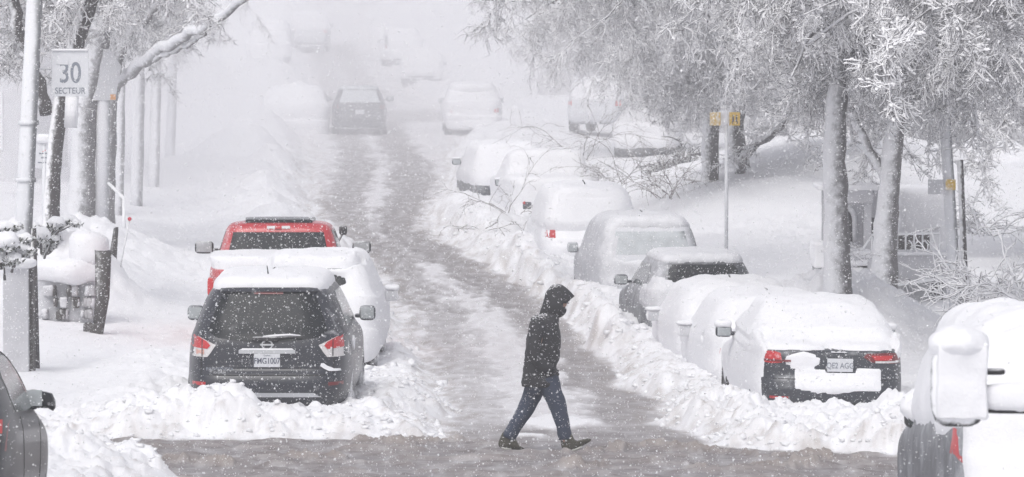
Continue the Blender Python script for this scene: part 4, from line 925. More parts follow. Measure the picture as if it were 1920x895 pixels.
def tree(label, trunk, trunk_r, limbs, sprays, group=None, mat='bark', name='snowy_tree', spr=SPR, seed=0, per=None, scale=(.8,1.25), cat='tree'):
    """trunk: world points; limbs: list of (points, r0, r1, number of sprays)"""
    base = Vector(trunk[0]); r = root(name, label, cat, base, 0, group); rng = np.random.default_rng(seed)
    def loc(p): return np.array([p[0]-base.x, p[1]-base.y, p[2]-base.z])
    T = smooth_path([loc(p) for p in trunk], 6); V, Q_ = tube(T, list(np.interp(np.linspace(0,1,len(T)), np.linspace(0,1,len(trunk_r)), trunk_r)), 12)
    o = mk('trunk', V, Q_, M[mat], r); roughen(o, trunk_r[0]*.22, 4/max(trunk_r[0],.1)*.25, seed)
    cnt = 0
    for pts, r0, r1, ns in limbs:
        Tn = smooth_path([loc(p) for p in pts], 5); Tn = np.array(Tn); Tn[1:-1] += rng.normal(size=(len(Tn)-2,3))*r0*.25
        V, Q_ = tube([Vector(t) for t in Tn], list(np.linspace(r0, r1, len(Tn))), 8); lo = mk('limb', V, Q_, M[mat], r); roughen(lo, r0*.12, 6, seed+1)
        for k in range(ns):
            if cnt >= 295: break
            cnt += 1
            f = rng.uniform(.12,1.0)**.8*(len(Tn)-1); j = int(min(f, len(Tn)-2)); p = Tn[j]+(Tn[j+1]-Tn[j])*(f-j)
            so = bpy.data.objects.new('branch', spr[rng.integers(len(spr))]); C.objects.link(so); so.parent = r; so.location = p
            dirn = Tn[min(j+1,len(Tn)-1)]-Tn[j]; az = math.atan2(dirn[1], dirn[0])+rng.normal()*1.1; s = rng.uniform(*scale)
            so.rotation_euler = (rng.uniform(-.6,.6), rng.uniform(-.25,.75), az); so.scale = (s,s,s)
    return r
def smooth_path(pts, k):
    A = np.array([list(p) for p in pts], float)
    if len(A) < 3: return [Vector(p) for p in A[0]+(A[-1]-A[0])*np.linspace(0,1,k+1)[:,None]]
    Pd = np.vstack([2*A[0]-A[1], A, 2*A[-1]-A[-2]]); out=[]
    for i in range(1, len(Pd)-2):
        p0,p1,p2,p3 = Pd[i-1:i+3]
        for t in np.linspace(0,1,k,endpoint=False): out.append(.5*((2*p1)+(-p0+p2)*t+(2*p0-5*p1+4*p2-p3)*t*t+(-p0+3*p1-3*p2+p3)*t**3))
    out.append(A[-1]); return [Vector(o) for o in out]
def gp(px, Y, dz=-.1): x = PX(px,Y); return Vector((x, Y, gz(x,Y)+dz))
def crown_limbs(top, targets, r0, ns, rng, arch=1.0, sub=2):
    out=[]
    for tg in targets:
        tg = Vector(tg); mid = top.lerp(tg,.5)+Vector((0,0,arch*rng.uniform(.5,1.1))); out.append(([top, top.lerp(mid,.5)+Vector((0,0,arch*.45)), mid, tg], r0, r0*.22, ns))
        for q in range(sub):
            a = mid.lerp(tg, rng.uniform(-.3,.5)); b = a+Vector((rng.uniform(-1.6,1.6), rng.uniform(-1.8,1.8), rng.uniform(-.9,.5))); out.append(([a, a.lerp(b,.5)+Vector((0,0,.25)), b], r0*.4, r0*.12, ns//2))
    return out
def targets(n, pxr, pyr, yr, rng): return [P(rng.uniform(*pxr), rng.uniform(*pyr), rng.uniform(*yr)) for _ in range(n)]
rg = np.random.default_rng(5)
# right side, big tree beside the porch
t1 = [gp(1572,64), P(1568,400,64), P(1566,250,64), P(1580,60,64), P(1590,-120,64)]
tree('thick trunked tree left of the porch, its twig curtain hanging over the yard', t1, [.22,.19,.17,.15,.13],
     crown_limbs(P(1580,60,64), targets(9,(1330,1900),(-60,170),(58,68),rg), .08, 24, rg, .5), 0, seed=1, spr=SPR+SPR2)
t2 = [gp(1655,70), P(1662,420,70), P(1672,300,70), P(1690,100,70), P(1700,-120,70)]
tree('dark forked tree behind the porch railing, full of frosted twigs', t2, [.24,.2,.17,.14,.12],
     crown_limbs(P(1690,60,70), targets(9,(1500,1960),(-40,260),(66,76),rg), .08, 26, rg, .4)+[([P(1668,345,70),P(1640,300,70),P(1600,215,70),P(1575,150,70)],.09,.05,4)], 0, seed=2, spr=SPR)
t3 = [gp(1332,98), P(1331,330,98), P(1335,200,98), P(1345,60,98), P(1350,-80,98)]
tree('left one of the two trunks behind the yellow street signs', t3, [.24,.2,.19,.17,.15],
     crown_limbs(P(1345,60,98), targets(8,(1060,1380),(-60,120),(88,100),rg), .08, 20, rg, .7), 0, seed=3, spr=SPR3, mat='bark_dark', group=None)
t4 = [gp(1385,100), P(1392,340,100), P(1378,240,100), P(1400,120,100), P(1420,-80,100)]
tree('right one of the two trunks behind the yellow signs, with a leaning snowy limb', t4, [.32,.27,.22,.18,.15],
     [([P(1388,330,99),P(1400,285,98),P(1440,255,97),P(1475,225,96),P(1500,190,96)],.13,.05,3)]+crown_limbs(P(1400,120,100), targets(8,(1280,1640),(0,190),(92,104),rg), .08, 20, rg, .5), 0, seed=4, mat='bark_dark')
# tree whose trunk stands outside the frame, with limbs drooping over the street
t5 = [gp(1480,80)+Vector((0,0,2.6)), P(1470,-60,80), P(1420,-200,80), P(1380,-300,80)]
l5 = crown_limbs(P(1400,-160,80), targets(13,(800,1250),(-90,70),(74,86),rg), .07, 17, rg, .5, 1)
r5 = tree('drooping twigs hanging over the street at the top centre', [P(1480,-20,80), P(1470,-60,80), P(1420,-200,80), P(1380,-300,80)], [.16,.15,.13,.1], l5, 0, seed=5, spr=SPR3, scale=(.7,1.15))
t6 = [Vector((8.2,56,0)), Vector((8.1,56,3)), Vector((7.9,56,6)), Vector((7.6,56,8))]
tree('near tree at the right edge with thick clumps of snow on its twigs', t6, [.2,.18,.16,.12],
     crown_limbs(Vector((7.8,56,6)), targets(11,(1500,1930),(-80,140),(50,58),rg), .05, 24, rg, .25), 0, seed=6, spr=SPR2, scale=(.6,1.1))
t7 = [Vector((11.5,84,.3)), Vector((11.4,84,3)), Vector((11.2,84,6))]
tree('tree at the right edge behind the porch, mostly hidden by its own twigs', t7, [.25,.22,.18],
     crown_limbs(Vector((11.3,84,4.2)), targets(9,(1560,1960),(60,320),(78,90),rg), .07, 24, rg, .3), 0, seed=7)
t8 = [gp(1700,112), P(1698,300,112), P(1690,100,112), P(1680,-60,112)]
tree('tree far back on the right behind the porch roof', t8, [.28,.24,.2,.15],
     crown_limbs(P(1690,100,112), targets(9,(1180,1900),(20,230),(104,122),rg), .08, 24, rg, .3), 0, seed=8, spr=SPR3, scale=(1,1.6))
t9 = [gp(1205,128), P(1200,150,128), P(1195,20,128), P(1190,-60,128)]
tree('far grey tree seen through twigs above the pale SUV off the street', t9, [.3,.26,.22,.16],
     crown_limbs(P(1195,20,128), targets(9,(960,1360),(-20,150),(120,136),rg), .08, 22, rg, .3), 0, seed=9, spr=SPR3, scale=(1,1.5))
# left side trees
tree('dark leaning trunk just right of the tall pole', [gp(92,72), P(100,330,72), P(115,190,72), P(150,60,72), P(185,-40,72)], [.15,.13,.14,.14,.13],
     [([P(88,215,72),P(62,120,72),P(35,40,72),P(10,-40,72)],.12,.09,6)]+crown_limbs(P(150,20,72), targets(5,(-60,300),(-110,10),(68,76),rg), .05, 6, rg, .2), 0, seed=11, mat='bark_dark')
tree('wide snow plastered trunk behind the speed sign', [gp(152,88), P(155,330,88), P(160,200,88), P(185,80,88), P(200,-60,88)], [.30,.27,.25,.22,.2],
     [([P(205,160,88),P(232,85,88),P(268,40,88),P(315,-10,88)],.13,.08,2)]+crown_limbs(P(190,40,88), targets(5,(20,420),(-120,-10),(84,92),rg), .05, 5, rg, .2), 0, seed=12)
tree('tree with a long snow topped limb reaching over the street', [gp(196,92), P(200,300,92), P(205,190,92), P(212,160,92), P(215,60,92), P(210,-60,92)], [.22,.2,.18,.17,.15,.12],
     [([P(212,160,90),P(262,118,87),P(330,75,84),P(400,38,82),P(470,-12,80)],.15,.07,0),([P(275,116,86.5),P(320,96,85),P(350,85,84),P(385,64,83)],.08,.04,0)]+crown_limbs(P(212,60,92), targets(4,(20,360),(-120,-20),(88,96),rg), .05, 6, rg, .1), 0, seed=13, spr=SPR2)
for k, (px, Y, r_, lab) in enumerate([(256,104,.16,'pale slender trunk right of the long snowy limb\'s foot'),(288,112,.15,'fourth pale trunk in the left hand tree row'),(318,126,.16,'farthest pale trunk in the left hand tree row'),(222,100,.12,'thin pale trunk just behind the orange marked sign')]):
    tree(lab, [gp(px,Y), P(px+4,200,Y), P(px+6,80,Y), P(px+15,-60,Y)], [r_,r_*.9,r_*.8,r_*.6], crown_limbs(P(px+8,30,Y), targets(3,(px-120,px+120),(-100,-10),(Y-4,Y+4),rg), .04, 3, rg, .1), 0, seed=14+k, spr=SPR3, mat='bark_pale')
# bare shrubs between the parked cars
def shrub(label, px, py, Y, n, R, seed, mat, name='bare_shrub', r0=.010, up=.6, cat='shrub', lean=(0,0)):
    rng = np.random.default_rng(seed); polys=[]
    for i in range(n):
        az = rng.uniform(0,6.28); d = np.array([math.cos(az)+lean[0], math.sin(az)*.6, up*rng.uniform(.4,1.5)+lean[1]]); L_ = R*rng.uniform(.6,1.2)
        m,_ = wander((rng.normal()*.15, rng.normal()*.3, 0), d, L_, 9, .10, .16, rng); polys.append((m, np.linspace(r0,r0*.35,10)))
        for q in range(6):
            j = rng.integers(2,9); dd = (m[j]-m[j-1])/np.linalg.norm(m[j]-m[j-1])+rng.normal(size=3)*.6; p1,_ = wander(m[j], dd, L_*rng.uniform(.2,.5), 6, .08, .2, rng); polys.append((p1, np.linspace(r0*.6,r0*.3,7)))
            for w in range(2):
                jj = rng.integers(1,6); p2,_ = wander(p1[jj], (p1[jj]-p1[jj-1])*8+rng.normal(size=3)*.7, L_*.15, 4, .05, .25, rng); polys.append((p2, np.linspace(r0*.4,r0*.25,5)))
    V, Q_ = multi_tube(polys, 4); p = P(px, py, Y)
    o = mk(name, V, Q_, M[mat], None); o.location = p; tag(o, label, cat); return o
shrub('dark dense bush left of the twin tree trunks', 1272, 325, 108, 60, .9, 12, 'bark_dark', 'dark_bush', .03, 1.0)
shrub('bare arching twigs in front of the far pickup', 965, 400, 92, 7, 1.7, 1, 'twig_bare', lean=(-.3,-.1))
shrub('tangle of bare twigs above the grey van', 1255, 372, 88, 13, 1.5, 2, 'twig_bare', up=.9)
shrub('bare snow dusted sapling right of the covered pickup', 1160, 345, 97, 11, 2.0, 3, 'twig_bare', up=1.0)
shrub('single long bent branches below the pale SUV off the street', 1090, 300, 103, 6, 2.4, 4, 'twig_bare', up=.8, lean=(-.4,.2))
shrub('thin bare shrub at the lower left of the white SUV', 905, 430, 88, 4, 1.1, 5, 'twig_bare', up=.3)
shrub('frosted shrub tangle beside the right hand pole', 1850, 600, 62, 26, 1.4, 6, 'twig', 'frosted_shrub', .022, 1.2)
shrub('second frosted shrub at the right edge above the snowed in car', 1925, 590, 60, 22, 1.3, 7, 'twig', 'frosted_shrub', .022, 1.1)
shrub('snowed up shrub on the slope behind the right hand pole', 1835, 440, 76, 20, 1.2, 8, 'twig', 'frosted_shrub', .02, 1.0)
shrub('small shrub in front of the arched window', 1592, 490, 68, 12, .5, 9, 'twig', 'frosted_shrub', .012, .9)

# ------------------------------------------------------------------ house with porch on the right
YH = 73.0; S = F/YH
h0 = P(1600,600,YH); hx0 = PX(1530,YH); hz0 = gz(PX(1600,YH),YH)
house = root('house', 'grey house with arched doorway, porch and wrought iron balcony rail', 'house', (0,YH,0))
def hz(py): return P(0,py,YH).z
def hx(px): return PX(px,YH)
def wbox(name, x0, x1, z0, z1, y0, y1, mat, parent=house, bev=0): return MB().box(((hx(x0)+hx(x1))/2, (y0+y1)/2, (hz(z0)+hz(z1))/2), (abs(hx(x1)-hx(x0)), abs(y1-y0), abs(hz(z0)-hz(z1))), bev=bev).out(name, M[mat], parent)
wbox('wall', 1562, 1686, 478, 362, 2.2, 2.5, 'wall_pale')
wbox('wall', 1540, 1785, 640, 485, .9, 2.195, 'wall_pale')
wbox('eave', 1656, 1700, 372, 360, 1.9, 2.19, 'wall_pale')
# arched opening
ap = [(hx(1574),hz(466)),(hx(1622),hz(466)),(hx(1621),hz(430))]+[(hx(1597.5)+(hx(1621)-hx(1597.5))*math.cos(a), hz(425)+(hz(398)-hz(425))*math.sin(a)) for a in np.linspace(0,math.pi,10)]+[(hx(1574),hz(430))]
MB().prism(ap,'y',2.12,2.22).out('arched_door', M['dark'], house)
fr = MB().tube([(p[0],2.12,p[1]) for p in ap[1:]], .05, 6).out('door_frame', M['trim'], house, True)
# porch beam, columns and floor slab
wbox('porch_beam', 1550, 1645, 386, 362, .95, 1.25, 'wall_pale'); wbox('porch_roof', 1540, 1655, 361.5, 352, .85, 2.19, 'carsnow', bev=.04)
for px in (1557, 1636): wbox('column', px-7, px+7, 484.4, 386.5, 1.0, 1.2, 'wall_pale')
wbox('floor_slab', 1532, 1790, 484.5, 478, .8, 2.19, 'carsnow', bev=.03)
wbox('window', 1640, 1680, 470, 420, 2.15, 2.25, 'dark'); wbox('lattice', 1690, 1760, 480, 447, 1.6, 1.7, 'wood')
# railing
rl = MB().tube([(hx(1642),.88,hz(446)),(hx(1772),.88,hz(443))], .024, 6).tube([(hx(1642),.88,hz(482)),(hx(1772),.88,hz(480))], .018, 6).out('balcony_rail', M['iron'], house, True)
for k, px in enumerate(np.linspace(1643,1771,9)):
    MB().tube([(hx(px),.88,hz(482)),(hx(px),.88,hz(445))], .016, 6).out('baluster', M['iron'], rl, True)
for px in (1668, 1722, 1752):
    MB().tube([(hx(px-9),.86,hz(456)),(hx(px-3),.86,hz(463)),(hx(px-3),.86,hz(472)),(hx(px-9),.86,hz(479))], .014, 5).tube([(hx(px+9),.86,hz(456)),(hx(px+3),.86,hz(463)),(hx(px+3),.86,hz(472)),(hx(px+9),.86,hz(479))], .014, 5).out('scroll', M['iron'], rl, True)
# garage recess under the balcony
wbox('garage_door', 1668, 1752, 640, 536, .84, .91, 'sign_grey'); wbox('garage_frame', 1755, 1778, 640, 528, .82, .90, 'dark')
MB().prism([(hx(1655),hz(541)),(hx(1780),hz(522)),(hx(1780),hz(527)),(hx(1655),hz(546))],'y',.5,.89).out('garage_hood', M['iron'], house)
wbox('garage_window', 1762, 1774, 615, 560, .79, .815, 'sign_grey')
MB().tube([(hx(1620),.6,hz(470)),(hx(1612),.3,hz(560))],.03,6).tube([(hx(1640),.6,hz(446)),(hx(1620),.3,hz(470))],.02,6).out('stair_rail', M['iron'], house, True)
for k in range(7):
    x_ = hx(1618-9*k); z_ = hz(484+15*k)
    st_ = MB().box((x_,.35,z_-.35),(.32,.8,.72)).out('step', M['wall_pale'], house); MB().box((x_,.33,z_+.06),(.34,.84,.11),bev=.035).out('snow_cap', M['carsnow'], st_, True)
MB().box((hx(1735),.6,hz(600)),(.9,.5,.5),bev=.1).out('snowed_planter', M['crust'], house, True)
bpy.context.view_layer.update()
# snow-laden hedge standing on the porch terrace behind the rail
def block(name, label, cat, px0, px1, py0, py1, Y, depth, mat, amp=.05, bev=.12):
    a = P(px0,py1,Y); b = P(px1,py0,Y)
    bm = bmesh.new(); bmesh.ops.create_cube(bm, size=1)
    d = (b.x-a.x, depth, b.z-a.z)
    for v in bm.verts: v.co = Vector((v.co.x*d[0], v.co.y*d[1], v.co.z*d[2]+d[2]/2))
    bmesh.ops.bevel(bm, geom=list(bm.edges), offset=bev, segments=4, affect='EDGES', profile=.5)
    bmesh.ops.subdivide_edges(bm, edges=[e for e in bm.edges if e.calc_length() > .2], cuts=6, use_grid_fill=True)
    me = bpy.data.meshes.new(name); bm.to_mesh(me); bm.free(); o = link(name, me, M[mat]); o.location = ((a.x+b.x)/2, Y+depth/2, a.z)
    roughen(o, amp, 2.2, 3); roughen(o, amp*.3, 9, 4); tag(o, label, cat); return o
block('snowy_hedge', 'square block of snow covered hedge behind the balcony rail', 'hedge', 1688, 1782, 352, 475, 75.6, 1.5, 'carsnow')
block('snowy_hedge', 'low snow heaped hedge left of the porch', 'hedge', 1526, 1552, 455, 505, 72.5, 1.0, 'twig', .06, .06)
# houses further back
def back_house(label, px0, px1, py0, Y, depth, mat, wins, seed):
    x0, x1 = PX(px0,Y), PX(px1,Y); z0 = gzb(Y)-1.0; z1 = P(0,py0,Y).z
    r = root('house', label, 'house', ((x0+x1)/2, Y, z0)); w = x1-x0; hh = z1-z0
    MB().box((0,depth/2,hh/2),(w,depth,hh)).out('wall', M[mat], r)
    MB().box((0,depth/2,hh+.12),(w+.5,depth+.5,.24), bev=.08).out('roof', M['carsnow'], r, True)
    for i in range(wins[0]):
        for j in range(wins[1]):
            cx = -w/2+w*(i+.5)/wins[0]; cz = 1.0+2.1+j*2.9
            if cz > hh-.8: continue
            f = MB().box((cx,-.02,cz),(1.1,.10,1.5)).out('window', M['trim'], r); MB().box((cx,-.06,cz),(.92,.06,1.32)).out('pane', M['dark'], f)
    return r
back_house('grey brick house behind the right hand trees', 1235, 1760, -420, 140, 9, 'brick', (4,3), 1)
back_house('second grey house beyond the right hand trees, above the pale SUV off the street', 1010, 1215, -300, 175, 9, 'brick', (2,3), 2)
back_house('tall grey house at the right edge behind the trees', 1590, 2300, -500, 118, 9, 'brick', (5,3), 3)
back_house('pale house far left behind the tall pole', -500, 60, -400, 110, 9, 'wall_pale', (3,3), 4)
bpy.context.view_layer.update()
# ------------------------------------------------------------------ poles and signs
def rot_local(o, rz): o.rotation_euler = (0,0,rz)
Yl = 57.0
b0 = gp(28,Yl,-.3); pr = root('street_pole', 'tall white iced metal pole at the left edge', 'pole', b0)
top = P(66,-30,Yl)-b0
V, Q_ = tube([Vector((0,0,0)), top*.5, top], [.125,.115,.105], 20); mk('shaft', V, Q_, M['pole'], pr)
V, Q_ = tube([Vector((-.16,0,0)), top*.33+Vector((-.155,0,0))], [.03,.028], 8); mk('cable_guard', V, Q_, M['trim'], pr)
for f in (.52, .66): MB().tube([top*f+Vector((0,0,-.03)), top*f+Vector((0,0,.03))], [.135,.135], 20).out('band', M['pole'], pr, True)
MB().tube([Vector((.28,0,0)), top*.40+Vector((.12,0,0))], [.05,.05], 8).out('conduit', M['bark_dark'], pr, True)
Ysn = 57.2
c = P(131.5,137,Ysn); sg = root('speed_sign', 'white rectangular speed sign reading 30 SECTEUR on the left', 'sign', c)
sw, sh = 69/F*Ysn, 88/F*Ysn
MB().box((0,0,0),(sw,.02,sh),bev=.008).out('panel', M['sign_white'], sg)
MB().box((0,-.016,sh*.49),(sw*.97,.04,.03),bev=.012).out('snow_line', M['carsnow'], sg, True)
text('numeral','30', sh*.62, M['ink_faint'], sg, (.0,-.013,-.01), depth=.001, sx=.78)
text('lettering','SECTEUR', sh*.185, M['ink_faint'], sg, (0,-.013,-sh*.385), depth=.001, sx=.86)
MB().box((-.20*sw,-.013,sh*.235),(.34*sw,.012,.12*sh),bev=.005).out('snow_patch', M['sign_white'], sg, True)
MB().tube([(-sw/2,.02,.05),(-sw/2-.28,.03,.055)], .012, 6).out('bracket', M['trim'], sg, True)
MB().tube([(.02,.03,-sh/2),(.0,.04,-sh/2-.42)],.09,8).out('ice_sleeve', M['carsnow'], sg, True)
# school sign, plastered
Yg = 88
g0 = gp(190,Yg,-.2); g1 = P(196,92,Yg); gs = root('school_sign', 'five sided snow plastered sign with a small orange patch', 'sign', g0)
MB().tube([(0,0,0), g1-g0], [.15,.14], 14).out('post', M['pole_pale'], gs, True)
cc = P(199,142,Yg)-g0; q = Yg/F
MB().prism([(cc.x-37*q,cc.z-46*q),(cc.x+19*q,cc.z-46*q),(cc.x+22*q,cc.z-20*q),(cc.x+30*q,cc.z+18*q),(cc.x+8*q,cc.z+50*q),(cc.x-12*q,cc.z+50*q),(cc.x-37*q,cc.z+22*q)],'y',-.16,-.11).out('panel', M['sign_grey'], gs)
MB().box((cc.x+14*q,-.165,cc.z-40*q),(.11,.01,.11)).out('orange_patch', M['orange'], gs)
# small parking sign
Yq = 80; c = P(83,290,Yq); b0 = gp(84,Yq,-.2)
ps = root('parking_sign', 'small faded parking sign low beside the tall pole', 'sign', b0)
MB().tube([(0,.03,0),(c.x-b0.x,.03,c.z-b0.z+.2)],.05,8).out('post', M['pole'], ps, True)
pp = MB().box((c.x-b0.x,0,c.z-b0.z),(.36,.02,.52),bev=.006).out('panel', M['sign_white'], ps)
for k_, (zz_, ww_) in enumerate(((.02,.20),(-.06,.12),(-.15,.24))): MB().box((c.x-b0.x,-.013,c.z-b0.z+zz_),(ww_,.005,.025)).out('faded_line', M['ink_faint'], ps)
MB().box((c.x-b0.x,-.013,c.z-b0.z+.07),(.07,.006,.012),ry=-.5).out('red_mark', M['redtip'], ps)
MB().box((c.x-b0.x,.0,c.z-b0.z+.30),(.34,.16,.18),bev=.07).out('snow_cap', M['carsnow'], ps, True)
# yellow twin signs
Yy = 84; b0 = gp(1362,Yy,-.2); tp = P(1362,215,Yy)-b0; ys = root('warning_sign', 'pair of yellow school crossing signs on one thin white post', 'sign', b0)
MB().tube([(0,0,0),tp],.035,8).out('post', M['trim'], ys, True)
q = Yy/F
for (a, b_, rz) in ((-27,-17,.9),(4,25,-.25)):
    pz = tp.z-8*q; x = (a+b_)/2*q; w = (b_-a)*q
    p_ = MB().box((0,0,0),(w if rz<0 else .30,.02,25*q),bev=.005).out('panel', M['yellow'], ys); p_.location = (x,-.05,pz); p_.rotation_euler = (0,0,-rz)
    if rz < 0:
        pg = MB()
        for sx_ in (-.035,.035): pg.box((sx_,-.013,-.01),(.03,.006,.10),bev=.002).box((sx_,-.013,.062),(.026,.006,.026),bev=.002).box((sx_*1.5,-.013,-.075),(.014,.006,.05),ry=sx_*8)
        pg.out('pictogram', M['ink'], p_)
s_ = MB().box((-7*q,-.02,tp.z-6*q),(.22,.12,.3),bev=.05).out('snow_plaster', M['carsnow'], ys, True)
# right hand pole with sign
Yz = 64; b0 = gp(1797,Yz,-.2); tp = P(1768,150,Yz)-b0; zp = root('street_pole', 'iced metal pole right of the porch with a yellow tag', 'pole', b0)
MB().tube([(0,0,0),tp*.5,tp],[.10,.09,.08],14).out('shaft', M['pole'], zp, True)
q = Yz/F; 
MB().box((1*q+tp.x*.58,-.12,(P(0,346,Yz)-b0).z),(.15,.02,.16)).out('yellow_tag', M['yellow'], zp)
MB().box((-30*q+tp.x*.5,-.12,(P(0,350,Yz)-b0).z),(.22,.03,.22)).out('panel', M['sign_grey'], zp)
# second thin post leaning beside it
b1 = gp(1815,66,-.2); MB().tube([(0,0,0),(P(1800,300,66)-b1)],.05,8).out('thin_post', M['bark_dark'], None, True); o = bpy.data.objects[-1] if False else [o for o in C.objects if o.name.startswith('thin_post')][0]; o.location = b1; tag(o, 'thin dark post right beside the iced pole by the porch', 'post')
# overhead cable
pts = [P(400,-60,95), P(700,-18,92), P(870,-2,90), P(1050,7,88), P(1270,17,86), P(1500,22,84), P(2100,10,80)]
V, Q_ = tube(smooth_path(pts, 6), .012, 5); tag(mk('overhead_cable', V, Q_, M['cable']), 'thin overhead cable crossing the treetops at the top', 'cable')
# ------------------------------------------------------------------ left yard: cabinet, evergreen, low wall, posts, marker rod
Yv = 56; a = gp(32,Yv,-.1)
cb = root('utility_cabinet', 'snow capped pale cabinet at the foot of the left pole', 'cabinet', (a.x, Yv, a.z))
ht = P(0,497,Yv).z-a.z
MB().box((0,0,ht/2),(.34,.4,ht),bev=.02).out('body', M['wall_pale'], cb); s_ = MB().box((0,-.01,ht+.02),(.50,.56,.12),bev=.05).out('snow_cap', M['carsnow'], cb, True)
MB().box((.19,.02,ht/2),(.05,.3,ht*.97)).out('side_panel', M['wood'], cb); 
MB().box((-.30,0,ht*.42),(.10,.10,ht*.85)).out('fence_post', M['wood'], cb)
def clump_bush(label, blobs, Y, name='evergreen_shrub'):
    """evergreen: leafy twigs carrying pillows of snow"""
    r = root(name, label, 'shrub', P(blobs[0][0], blobs[0][1]+60, Y)); base = r.location
    b = MB()
    rng = np.random.default_rng(3)
    lv=[]; lf=[]
    for k, (px, py, rad, dz) in enumerate(blobs):
        c = P(px,py,Y)-base; rr = rad/F*Y; c.y += rng.uniform(-.3,.3)
        bm = bmesh.new(); bmesh.ops.create_icosphere(bm, subdivisions=3, radius=1); me = bpy.data.meshes.new('snow_pillow')
        for v in bm.verts: v.co = Vector((v.co.x*rr*1.1, v.co.y*rr, v.co.z*rr*.72+(0 if v.co.z>0 else v.co.z*-.2*rr)))
        bm.to_mesh(me); bm.free(); o = link('snow_pillow', me, M['carsnow'], r); o.location = c; roughen(o, rr*.30, 2.6/rr*.5, k); roughen(o, rr*.12, 2.6/rr*1.3, k+2)
        for i in range(150):
            d = rng.normal(size=3); d /= np.linalg.norm(d); d[2] = -abs(d[2])*.9; p = np.array(c)+d*rr*rng.uniform(.7,1.25)*np.array([1.1,1,.8]); s = .035
            u = rng.normal(size=3); u/=np.linalg.norm(u); w = np.cross(u, rng.normal(size=3)); w/=np.linalg.norm(w); n = len(lv)
            lv += [p-u*s, p+w*s*.5, p+u*s*1.3, p-w*s*.5]; lf.append((n,n+1,n+2,n+3))
        b.tube([(c.x*.5,0,c.z-rr*1.9), c], [.02,.012], 5)
    mk('foliage', lv, lf, M['evergreen'], r, False); b.out('stem', M['bark_dark'], r, True); return r
clump_bush('evergreen shrub loaded with pillows of snow at the left edge', [(14,450,25,0),(38,468,18,0),(8,428,17,0),(4,484,22,0),(46,446,13,0),(26,424,12,0),(30,482,15,0),(-8,460,24,0),(56,470,10,0)], 55)
clump_bush('smaller evergreen with snow pillows right of the tall pole', [(78,438,20,0),(106,418,16,0),(128,414,14,0),(98,446,15,0),(62,424,11,0),(88,460,13,0),(146,416,9,0),(60,452,14,0)], 58)
# low snowy wall with dark gaps
wl = root('garden_wall', 'low snow covered stone wall on the left yard', 'wall', (PX(125,69),69,gz(PX(125,64),64)-.1))
q = 69/F
def lumpy(c, d, bev, name, mat, amp, sc, seed, parent):
    o = MB().box(c, d, bev=bev).out(name, M[mat], parent, True); bmx = bmesh.new(); bmx.from_mesh(o.data)
    for _ in range(3): bmesh.ops.subdivide_edges(bmx, edges=[e for e in bmx.edges if e.calc_length()>.16], cuts=1, use_grid_fill=True)
    bmx.to_mesh(o.data); bmx.free(); o.data.polygons.foreach_set('use_smooth',[True]*len(o.data.polygons)); roughen(o, amp, sc, seed); roughen(o, amp*.4, sc*2.7, seed+1); return o
lumpy((0,.15,.30),(130*q,.5,.75),.12,'wall_core','crust',.09,2.4,2,wl)
lumpy((0,.02,.80),(136*q,.85,.42),.19,'snow_cap','carsnow',.12,1.7,5,wl); lumpy((.35,.2,1.15),(70*q,.8,.5),.23,'snow_heap','carsnow',.14,1.6,8,wl)
rs = np.random.default_rng(4); st_ = None
for k in range(26):
    row = k%3; x = (-60+rs.uniform(0,112))*q; w = rs.uniform(7,14)*q
    st_ = lumpy((x, -.13-.03*row, .10+row*.19), (w,.20,.17), .03, 'stone', ['brick','crust','wood','crust'][k%4], .03, 7, k, wl)
a = gp(180,66,-.15); bz = P(193,470,66)-a; o = MB().tube([(0,0,0),bz*.5+Vector((.04,0,0)),bz],[.09,.11,.12],9).out('wooden_post', M['wood'], None, True); o.location = a; roughen(o,.05,5,1); roughen(o,.02,14,2); tag(o,'dark leaning wooden post on the left snowfield','post')
MBp = MB().box((0,0,.08),(.3,.2,.25),bev=.05).out('post_foot', M['wood'], o, True); MBp.location = (-.05,0,.1)
a = gp(208,74,-.1); o = MB().tube([(0,0,0),P(218,425,74)-a],[.09,.05],7).out('wooden_stump', M['wood'], None, True); o.location = a; roughen(o,.05,6,1); tag(o,'short broken stump beside the red tipped rod','stump')
a = gp(224,73,-.1); e_ = P(243,411,73)-a; mr_ = root('marker_rod','thin leaning marker rod with a red tip on the left','rod',a)
MB().tube([(0,0,0),e_],.013,6).out('rod', M['trim'], mr_, True); bmx = bmesh.new(); bmesh.ops.create_uvsphere(bmx,u_segments=12,v_segments=8,radius=.035); me = bpy.data.meshes.new('tip'); bmx.to_mesh(me); bmx.free(); t_ = link('red_tip', me, M['redtip'], mr_); t_.location = e_
a = gp(175,90,-.1); o = MB().tube([(0,0,P(175,315,90).z-a.z),(P(232,372,86)-a)],.035,6).tube([(0,0,0),(0,0,P(175,315,90).z-a.z)],.035,6).tube([(P(232,372,86)-a)-Vector((0,0,.9)),(P(232,372,86)-a)],.035,6).out('stair_handrail', M['iron'], None, True); o.location = a; tag(o,'snowy stair handrail sloping down on the left','handrail')

# ------------------------------------------------------------------ the pedestrian
YPp = 44.6; KP = F/YPp*1.0
pbase = P(1022,846,YPp); pz = gz(pbase.x, YPp)
ped = root('person', 'person in black hooded coat and jeans walking across the slushy road', 'person', (pbase.x, YPp, pz-.005))
def Lp(px, py, y=0): return Vector(((px-1022)/KP, y, (846.5-py)/KP))
